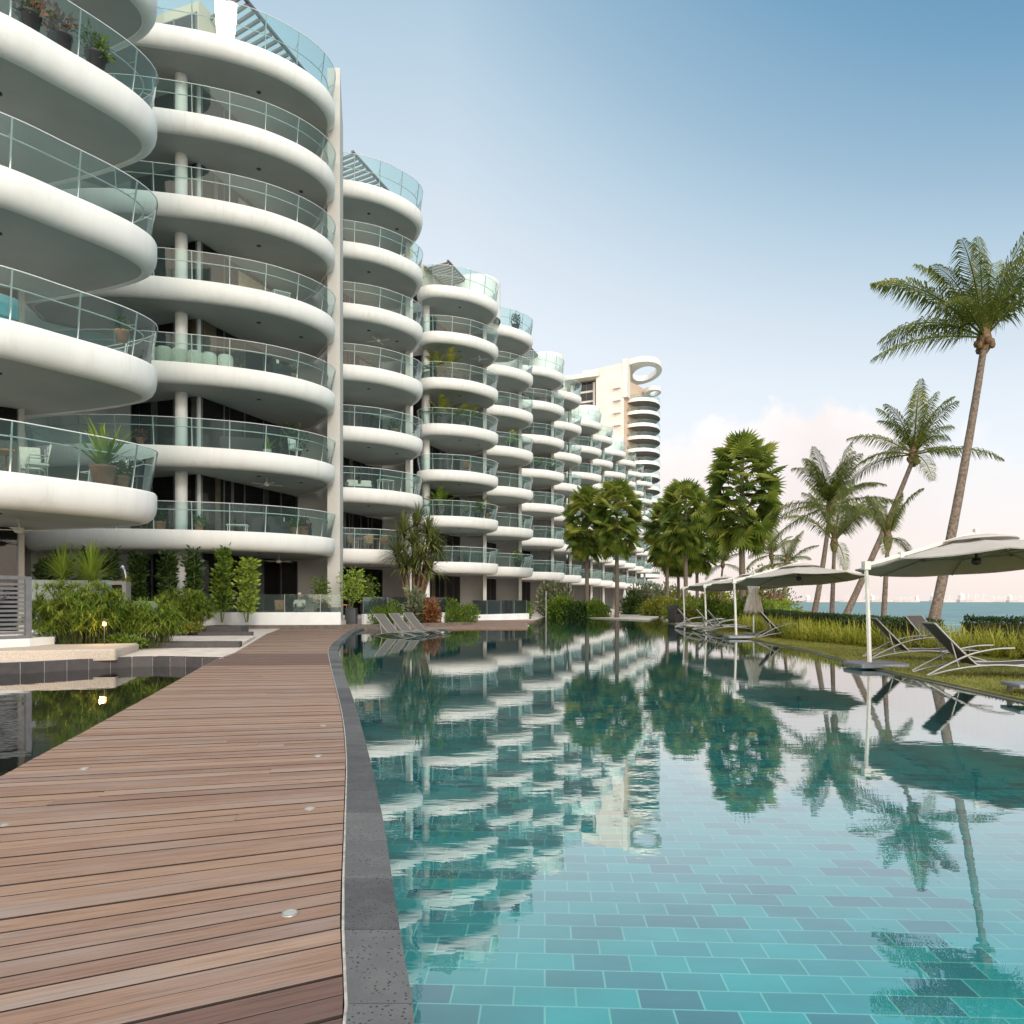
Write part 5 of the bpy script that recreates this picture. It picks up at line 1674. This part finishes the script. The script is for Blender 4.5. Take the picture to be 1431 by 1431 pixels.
def arecapot(label, loc, s=1.0, seed=1, mat='leaf_pale'):
    rng = np.random.default_rng(seed)
    t_ = thing('potted_palm', label, 'plant', (0, 0, 0), 0, 'potted palms on balconies')
    MB().lathe([(.001, 0), (.2, 0), (.27, .42), (.28, .46), (.24, .46), (.23, .4), (.001, .4)], (0, 0, 0), 18).build('pot', M['blackpot'], t_)
    mb = MB()
    for i in range(13):
        az = i * 2.4; el = rng.uniform(.7, 1.4); L = rng.uniform(1.2, 1.8); d = np.array((math.cos(az) * math.cos(el), math.sin(az) * math.cos(el), math.sin(el))); q = np.array((0, 0, .4))
        for k in range(14):
            q2 = q + d * L / 14
            s_ = np.cross(d, (0, 0, 1.0)); s_ /= np.linalg.norm(s_) + 1e-6
            if k > 3:
                for sg in (-1, 1):
                    e1 = q + (s_ * sg * .8 + d * .5) * .32; e1[2] -= .08
                    mb.add([q, q + d * .05, e1], [(0, 1, 2)]); mb.add([q + d * .05, q2 + d * .02, e1 + d * .07], [(0, 1, 2)])
            d = d + np.array((0, 0, -.10)); d /= np.linalg.norm(d); q = q2
    mb.build('foliage', M[mat], t_)
    t_.location = loc; t_.scale = (s, s, s)
    return t_
def chair_proto(name, label, mat, frame):
    t_ = thing(name, label, 'chair', (0, 0, 0), 0, 'chairs on balconies and terrace')
    mb = MB(); mb.rbox((0, 0, .44), (.48, .48, .06), .03); mb.build('seat', M[mat], t_)
    mb = MB(); mb.box((0, .235, .72), (.46, .035, .48), 0, 0, Matrix.Rotation(math.radians(-10), 4, 'X')); mb.build('backrest', M[mat], t_)
    for a in (-.2, .2):
        for b_ in (-.2, .2):
            MB().tube([(a, b_, 0), (a, b_, .42 if b_ < 0 else .90)], .018, 6).build('leg', M[frame], t_)
        MB().tube([(a * 1.15, -.2, .42), (a * 1.15, -.18, .64), (a * 1.15, .22, .66)], .017, 6).build('armrest', M[frame], t_)
    return t_
def table(label, loc, rz, sx, sy, h, mat):
    t_ = thing('balcony_table', label, 'table', (0, 0, 0), 0, 'tables on balconies and terrace')
    MB().rbox((0, 0, h - .02), (sx, sy, .045), .02).build('table_top', M[mat], t_)
    for a in (-1, 1):
        for b_ in (-1, 1):
            MB().tube([(a * (sx / 2 - .08), b_ * (sy / 2 - .08), 0), (a * (sx / 2 - .06), b_ * (sy / 2 - .06), h - .04)], .022, 6).build('leg', M[mat], t_)
    t_.location = loc; t_.rotation_euler = (0, 0, rz)
    return t_
def sofa(label, loc, rz, L=1.7, mat='soft'):
    t_ = thing('outdoor_sofa', label, 'sofa', (0, 0, 0), 0, 'sofas on balconies and terrace')
    MB().rbox((0, 0, .2), (L, .8, .3), .05).build('base', M['darkf'], t_)
    MB().rbox((0, -.03, .42), (L - .1, .7, .16), .06).build('seat_cushion', M[mat], t_)
    MB().rbox((0, .34, .55), (L, .16, .55), .06).build('backrest', M['darkf'], t_)
    for s in (-1, 1): MB().rbox((s * (L / 2 - .07), 0, .42), (.14, .78, .34), .05).build('armrest', M['darkf'], t_)
    for k in range(2): MB().rbox((-L / 4 + k * L / 2, .2, .62), (L / 2 - .15, .16, .36), .07).build('back_cushion', M[mat], t_)
    t_.location = loc; t_.rotation_euler = (0, 0, rz)
    return t_

# first block
z1, z2, z3 = ZT[0], ZT[1], ZT[2]
yucca('tall yucca with broad leaves in a square terracotta pot at the near lowest balcony corner', (-10.75, 18.95, z1), 1.45, 3, 'terra', 'leaf_lime', 40, .95, .085)
bushpot('leafy pot plant beside the tall yucca at the near lowest balcony corner', (-10.45, 19.3, z1), .9, 5, 'leaf_mid')
table('dark timber table on the near lowest balcony', (-13.1, 17.5, z1), math.radians(45), 1.6, .8, .74, 'teak')
cw = chair_proto('balcony_chair', 'white chair by the dark timber table on the near lowest balcony', 'soft', 'alu')
cw.location = (-12.0, 18.2, z1); cw.rotation_euler = (0, 0, math.radians(-50))
c2 = place(cw, True, (-12.5, 18.8, z1), math.radians(200), 'second white chair behind the dark timber table on the near lowest balcony')
t_ = thing('blue_armchair', 'turquoise armchair on the second near balcony at the left frame edge', 'chair', (0, 0, 0))
MB().rbox((0, 0, .3), (.75, .7, .42), .1).build('seat', M['bluef'], t_); MB().rbox((0, .3, .58), (.78, .2, .78), .09).build('backrest', M['bluef'], t_)
for s in (-1, 1): MB().rbox((s * .36, 0, .42), (.14, .68, .5), .06).build('armrest', M['bluef'], t_)
t_.location = (-12.25, 17.05, z2); t_.rotation_euler = (0, 0, math.radians(150))
bushpot('small green pot plant at the second near balcony corner', (-10.6, 19.6, z2 + .55), .8, 9, 'leaf_dark')
for j, (x, yy, mt, lb) in enumerate(((-11.45, 17.1, 'leaf_flower', 'pink flowering planter on the highest near balcony'), (-11.1, 17.75, 'leaf_red', 'orange flowering planter on the highest near balcony'), (-10.6, 18.35, 'leaf_mid', 'green pot plant on the highest near balcony'))):
    bushpot(lb, (x, yy, ZT[3]), 1.1, 30 + j, mt, 'blackpot', .9, .42)
# second block, lowest balcony
bushpot('dark bushy pot plant left of the round column on the lowest balcony', (-15.3, 31.3, z1), 1.2, 40, 'leaf_dark', 'terra', 1.0, .42)
bushpot('small green pot plant right of the round column on the lowest balcony', (-13.55, 31.2, z1), .85, 41, 'leaf_mid')
bushpot('flowering pot plant at the right end of the lowest balcony', (-9.6, 33.2, z1), 1.1, 42, 'leaf_flower')
bushpot('leafy pot plant at the right end of the lowest balcony', (-9.9, 33.0, z1), 1.0, 43, 'leaf_mid')
t_ = table('red-brown folding table at the left of the lowest balcony', (-16.5, 30.9, z1), .1, 1.5, .8, .95, 'teak')
sofa('grey sofa with pale cushions in the middle of the lowest balcony', (-11.0, 33.2, z1), math.radians(150), 2.0)
sofa('pale daybed at the right of the lowest balcony', (-10.0, 33.9, z1), math.radians(120), 1.5)
table('low pale table in the middle of the lowest balcony', (-12.3, 32.3, z1), .2, .9, .6, .42, 'soft')
# second block, second balcony
sofa('beige sofa behind the glass of the second balcony', (-12.2, 32.6, z2), math.radians(200), 1.9)
bushpot('tall dark plant on the second balcony right', (-10.3, 33.9, z2), 1.7, 44, 'leaf_dark', 'blackpot', 1.1, .45)
bushpot('hanging pot of reddish flowers at the left of the second balcony', (-16.3, 31.6, z2 + .35), .8, 45, 'leaf_red')
yucca('thin green plant in the middle of the second balcony', (-11.0, 32.4, z2), .8, 46, 'soft')
c3 = place(cw, True, (-9.9, 33.0, z2), math.radians(60), 'white chair at the right end of the second balcony')
# second block, third balcony: row of pale barrel stools
def stool():
    t_ = thing('barrel_stool', '', 'stool', (0, 0, 0))
    MB().lathe([(.001, 0), (.24, 0), (.31, .2), (.33, .45), (.31, .66), (.28, .70), (.001, .70)], (0, 0, 0), 20).build('body', M['soft'], t_)
    MB().lathe([(.001, .74), (.25, .735), (.29, .70), (.001, .70)], (0, 0, 0), 20).build('seat_pad', M['curb'], t_)
    return t_
st = stool()
for j, (px, lb) in enumerate(((211, 'leftmost of the six pale barrel stools on the third balcony'), (229, 'second from left of the six pale barrel stools'), (250, 'third from left of the six pale barrel stools'),
                              (272, 'fourth from left of the six pale barrel stools'), (292, 'fifth from left of the six pale barrel stools'), (315, 'rightmost of the six pale barrel stools on the third balcony'))):
    d = 30.5 + .012 * max(0, px - 230) 
    place(st, j > 0, ((px - 715.5) / F * d, d, ZT[2]), 0, lb, 1.0, 'barrel stools on the third balcony')
sofa('white recliner at the right of the third balcony', (-10.6, 32.8, ZT[2]), math.radians(120), 1.4)
bushpot('pale flowering pot at the right of the third balcony', (-10.0, 32.9, ZT[2]), .9, 47, 'leaf_gray')
bushpot('dark spiky plant behind the stools on the third balcony', (-13.3, 34.0, ZT[2]), 1.5, 48, 'leaf_dark', 'blackpot', 1.0, .45)
t_ = table('pale low table on the fourth balcony', (-10.6, 33.0, ZT[3]), .6, .8, .6, .6, 'soft')
# third block
x3, y3 = TIP[3]
ct = chair_proto('timber_chair', 'first teak chair at the table on the third stack lowest balcony', 'teak', 'teak')
ct.location = (x3 - 3.7, y3 - 2.3, z1); ct.rotation_euler = (0, 0, 2.4)
for (dx, dy, rz, lb) in ((-2.9, -1.6, 3.4, 'second teak chair at the table on the third stack lowest balcony'), (-2.2, -1.2, 3.9, 'right teak chair on the third stack lowest balcony'), (-3.2, -.6, .2, 'back teak chair on the third stack lowest balcony')):
    place(ct, True, (x3 + dx, y3 + dy, z1), rz, lb)
table('teak dining table on the third stack lowest balcony', (x3 - 3.0, y3 - 1.2, z1), .4, 1.5, .8, .74, 'teak')
sofa('dark sofa on the third stack second balcony', (x3 - 3.6, y3 - 1.0, z2), .3, 1.6)
table('white folding table on the third stack second balcony', (x3 - 2.0, y3 - 1.2, z2), .8, .9, .6, .74, 'soft')
bushpot('dark leafy plant on the third stack third balcony', (x3 - 1.6, y3 - .5, z3), 1.2, 50, 'leaf_dark')
# fourth block palms on balconies
x4, y4 = TIP[4]
for j, (k, dx, dy, sc, lb) in enumerate(((4, -4.7, -2.5, 1.15, 'left potted palm on the fifth balcony of the fourth stack'), (4, -3.8, -2.6, 1.15, 'right potted palm on the fifth balcony of the fourth stack'),
                                         (3, -4.3, -2.5, 1.25, 'left potted palm on the fourth balcony of the fourth stack'), (3, -3.1, -2.3, 1.2, 'middle potted palm on the fourth balcony of the fourth stack'), (3, -2.2, -1.9, 1.0, 'right potted palm on the fourth balcony of the fourth stack'),
                                         (1, -4.4, -2.4, 1.25, 'left potted palm on the second balcony of the fourth stack'), (1, -1.6, -1.2, 1.0, 'right potted palm on the second balcony of the fourth stack'))):
    arecapot(lb, (x4 + dx, y4 + dy, ZT[k]), sc, 60 + j, 'leaf_yel' if k > 2 else 'leaf_mid')
bushpot('red flowering pot at the right end of the fourth stack second balcony', (x4 - .9, y4 - .6, ZT[1]), 1.3, 70, 'leaf_flower', 'terra', .9, .42)
place(ct, True, (x4 - 2.3, y4 - 1.7, ZT[2]), 2.5, 'orange teak chair on the third balcony of the fourth stack')
x5, y5 = TIP[5]; x6, y6 = TIP[6]
for j, (x, y, k, mt, lb) in enumerate(((x5 - 1.6, y5 - 1.4, 6, 'leaf_dark', 'potted shrub on the roof terrace of the fifth stack'), (x5 - 2.0, y5 - 1.6, 3, 'leaf_lime', 'pale leafy plant on the fourth balcony of the fifth stack'),
                                       (x6 - 3.0, y6 - 2.5, 3, 'leaf_mid', 'green plant on the fourth balcony of the sixth stack'), (x6 - 1.4, y6 - 1.0, 3, 'leaf_mid', 'right green plant on the fourth balcony of the sixth stack'),
                                       (x5 - 1.4, y5 - 1.2, 0, 'leaf_mid', 'green plant on the lowest balcony of the fifth stack'))):
    bushpot(lb, (x, y, ZT[k]), 1.5, 80 + j, mt, 'blackpot', 1.0, .45)

# ceiling fans
def fan():
    t_ = thing('ceiling_fan', '', 'fan', (0, 0, 0))
    MB().tube([(0, 0, 0), (0, 0, -.28)], .02, 8).build('rod', M['soft'], t_)
    MB().lathe([(.001, -.26), (.10, -.27), (.14, -.33), (.10, -.40), (.001, -.43)], (0, 0, 0), 16).build('motor', M['soft'], t_)
    for k in range(4):
        a = k * math.pi / 2 + .4
        MB().box((.42 * math.cos(a), .42 * math.sin(a), -.34), (.62, .13, .012), a).build('blade', M['soft'], t_)
    return t_
fn = fan()
FANL = [((-13.0, 19.0, ZT[0] - .79), 'ceiling fan under the near lowest balcony'), ((-11.3, 33.2, ZT[1] - .79), 'ceiling fan under the second balcony of the tall left block'),
        ((-11.0, 34.0, ZT[0] - .79), 'ceiling fan above the ground terrace'), ((x3 - 2.6, y3 - .4, ZT[4] - .79), 'ceiling fan under the fifth balcony of the third stack'), ((x4 - 1.5, y4 - .4, ZT[5] - .79), 'ceiling fan under the sixth balcony of the fourth stack')]
for j, (loc, lb) in enumerate(FANL): place(fn, j > 0, loc, j * .3, lb, 1.0, 'ceiling fans')

# ground terrace furniture and the person
sofa('dark sofa with pale cushions on the ground terrace by the lime tree', (-12.7, 33.9, .35), math.radians(190), 1.8)
table('dark low table on the ground terrace', (-11.3, 33.9, .35), .1, 1.1, .6, .45, 'board')
PX, PY = (418 - 715.5) / F * 34.4, 34.4
cd = place(cw, True, (PX, PY + .08, .35), math.radians(0), 'chair on the ground terrace with a person sitting in it')
place(ct, True, (PX + 1.0, PY + .2, .35), -.4, 'first teak chair right of the seated person')
place(ct, True, (PX - 1.0, PY + .3, .35), .5, 'teak chair left of the seated person')
table('dining table on the ground terrace right of the seated person', (PX + 1.75, PY + .5, .35), .1, 1.0, .8, .74, 'teak')
pe = thing('person', 'grey-haired person in a white shirt sitting on the ground terrace', 'person', (PX, PY, .35))
def skin_body(name, joints, edges, radii, mat, parent):
    me = bpy.data.meshes.new(name); me.from_pydata(joints, edges, []); o = bpy.data.objects.new(name, me); COL.objects.link(o)
    sk = o.modifiers.new('skin', 'SKIN'); sk.use_smooth_shade = True
    for v, r in zip(me.skin_vertices[0].data, radii): v.radius = (r, r); 
    me.skin_vertices[0].data[0].use_root = True
    ss = o.modifiers.new('sub', 'SUBSURF'); ss.levels = 2; ss.render_levels = 2
    me.materials.append(mat); o.parent = parent
    return o
J = [(0, .05, .48), (0, .08, .72), (0, .06, .92), (0, .05, 1.02), (-.1, .03, .47), (-.12, -.36, .47), (-.12, -.40, .06), (-.12, -.52, .03), (.1, .03, .47), (.12, -.36, .47), (.12, -.40, .06), (.12, -.52, .03),
     (-.19, .05, .91), (-.26, -.02, .66), (-.16, -.26, .60), (.19, .05, .91), (.26, -.02, .66), (.16, -.26, .60), (-.13, -.36, .60), (.13, -.36, .60)]
E = [(0, 1), (1, 2), (2, 3), (0, 4), (4, 5), (5, 6), (6, 7), (0, 8), (8, 9), (9, 10), (10, 11), (2, 12), (12, 13), (13, 14), (2, 15), (15, 16), (16, 17), (14, 18), (17, 19)]
R_ = [.15, .14, .13, .06, .10, .075, .05, .04, .10, .075, .05, .04, .07, .05, .04, .07, .05, .04, .035, .035]
skin_body('body', J, E, R_, M['skin'], pe)
mb = MB(); mb.lathe([(.001, -.13), (.05, -.115), (.075, -.05), (.085, .02), (.08, .08), (.045, .125), (.001, .135)], (0, .03, 1.17), 16)
mb.lathe([(.001, -.03), (.016, -.02), (.012, .02), (.001, .03)], (0, -.055, 1.16), 8)
for s in (-1, 1): mb.lathe([(.001, -.03), (.018, 0), (.001, .03)], (s * .085, .03, 1.17), 8)
hd_ = mb.build('head', M['skin']); hd_.parent = pe
mb = MB(); mb.lathe([(.088, .02), (.094, .06), (.075, .115), (.04, .145), (.001, .15)], (0, .042, 1.17), 16); h2 = mb.build('hair', M['hair']); h2.parent = pe
skin_body('shirt', [(0, .06, .56), (0, .08, .74), (0, .06, .90), (-.19, .05, .90), (-.25, 0, .74), (.19, .05, .90), (.25, 0, .74)], [(0, 1), (1, 2), (2, 3), (3, 4), (2, 5), (5, 6)], [.165, .16, .145, .085, .065, .085, .065], M['shirt'], pe)
skin_body('trousers', [(0, .05, .48), (-.1, .02, .47), (-.12, -.36, .47), (-.12, -.40, .14), (.1, .02, .47), (.12, -.36, .47), (.12, -.40, .14)], [(0, 1), (1, 2), (2, 3), (0, 4), (4, 5), (5, 6)], [.155, .11, .085, .065, .11, .085, .065], M['trouser'], pe)

# small things at the pool end
t_ = thing('white_umbrella', 'small closed white umbrella far under the last balconies', 'parasol', W(873, 840, 82)[:2] + (0,))
x, yy = W(873, 0, 82)[:2]
MB().lathe([(.03, 2.6), (.12, 2.3), (.2, 1.7), (.32, 1.0), (.3, .98)], (x, yy, 0), 24, .1, 7).build('canopy', M['shirt'], t_); MB().tube([(x, yy, 0), (x, yy, 2.6)], .03, 6).build('pole', M['alu'], t_)
o = MB().tube([W(763, 866, 54), W(763, 826, 54)], .045, 8).build('steel_pole', M['alu'], None, (W(763, 866, 54)[0], 54, 0)); tag(o, 'slim steel pole rising from the pool near its far end', 'pole')
t_ = thing('rattan_armchair', 'dark rattan armchair beside the far path', 'chair', (0, 0, 0))
MB().rbox((0, 0, .25), (.75, .7, .5), .06).build('seat', M['darkf'], t_); MB().rbox((0, .28, .6), (.8, .16, .85), .06).build('backrest', M['darkf'], t_)
for s in (-1, 1): MB().rbox((s * .36, 0, .45), (.12, .66, .55), .05).build('armrest', M['darkf'], t_)
x, yy = W(941, 0, 41.5)[:2]; t_.location = (x + .2, yy, 0); t_.rotation_euler = (0, 0, .5)

# ------------------------------------------------------------------ ships at anchor
def ship():
    t_ = thing('cargo_ship', '', 'ship', (0, 0, 0))
    mb = MB()
    hull = [(-40, 0), (-38, -7), (30, -7), (42, 0), (30, 7), (-38, 7)]
    mb.prism(hull, -2, 6); mb.build('hull', M['ship'], t_)
    mb = MB(); mb.box((-31, 0, 11), (9, 11, 10)); mb.box((-30, 0, 18), (5, 7, 5)); mb.tube([(-34, 0, 16), (-34, 0, 25)], 1.2, 10); mb.build('bridge_house', M['shipw'], t_)
    for x in (-15, 2, 19):
        m2 = MB(); m2.tube([(x, 0, 6), (x, 0, 20)], .8, 8); m2.tube([(x, 0, 18), (x + 10, 0, 12)], .5, 6); m2.build('crane', M['shipw'], t_)
    return t_
sh_ = ship()
SHIPS = [(1143, 1900, .9, .1, 'leftmost far cargo ship between the palms'), (1195, 2100, 1.0, 2.9, 'far cargo ship left of the near parasol pole'), (1232, 2300, 1.1, .2, 'far cargo ship behind the small wispy palm'),
         (1268, 2000, .8, 3.0, 'far cargo ship right of the small wispy palm'), (1318, 1800, .9, .15, 'far cargo ship just right of the tallest palm trunk'), (1362, 2000, 1.2, .0, 'larger far cargo ship under the parasol'),
         (1398, 2300, 1.0, 3.1, 'far cargo ship second from the right frame edge'), (1425, 1900, .9, .1, 'far cargo ship at the right frame edge')]
for j, (px, d, s, rz, lb) in enumerate(SHIPS):
    place(sh_, j > 0, ((px - 715.5) / F * d, d, -1.7), rz, lb, s, 'cargo ships on the horizon')
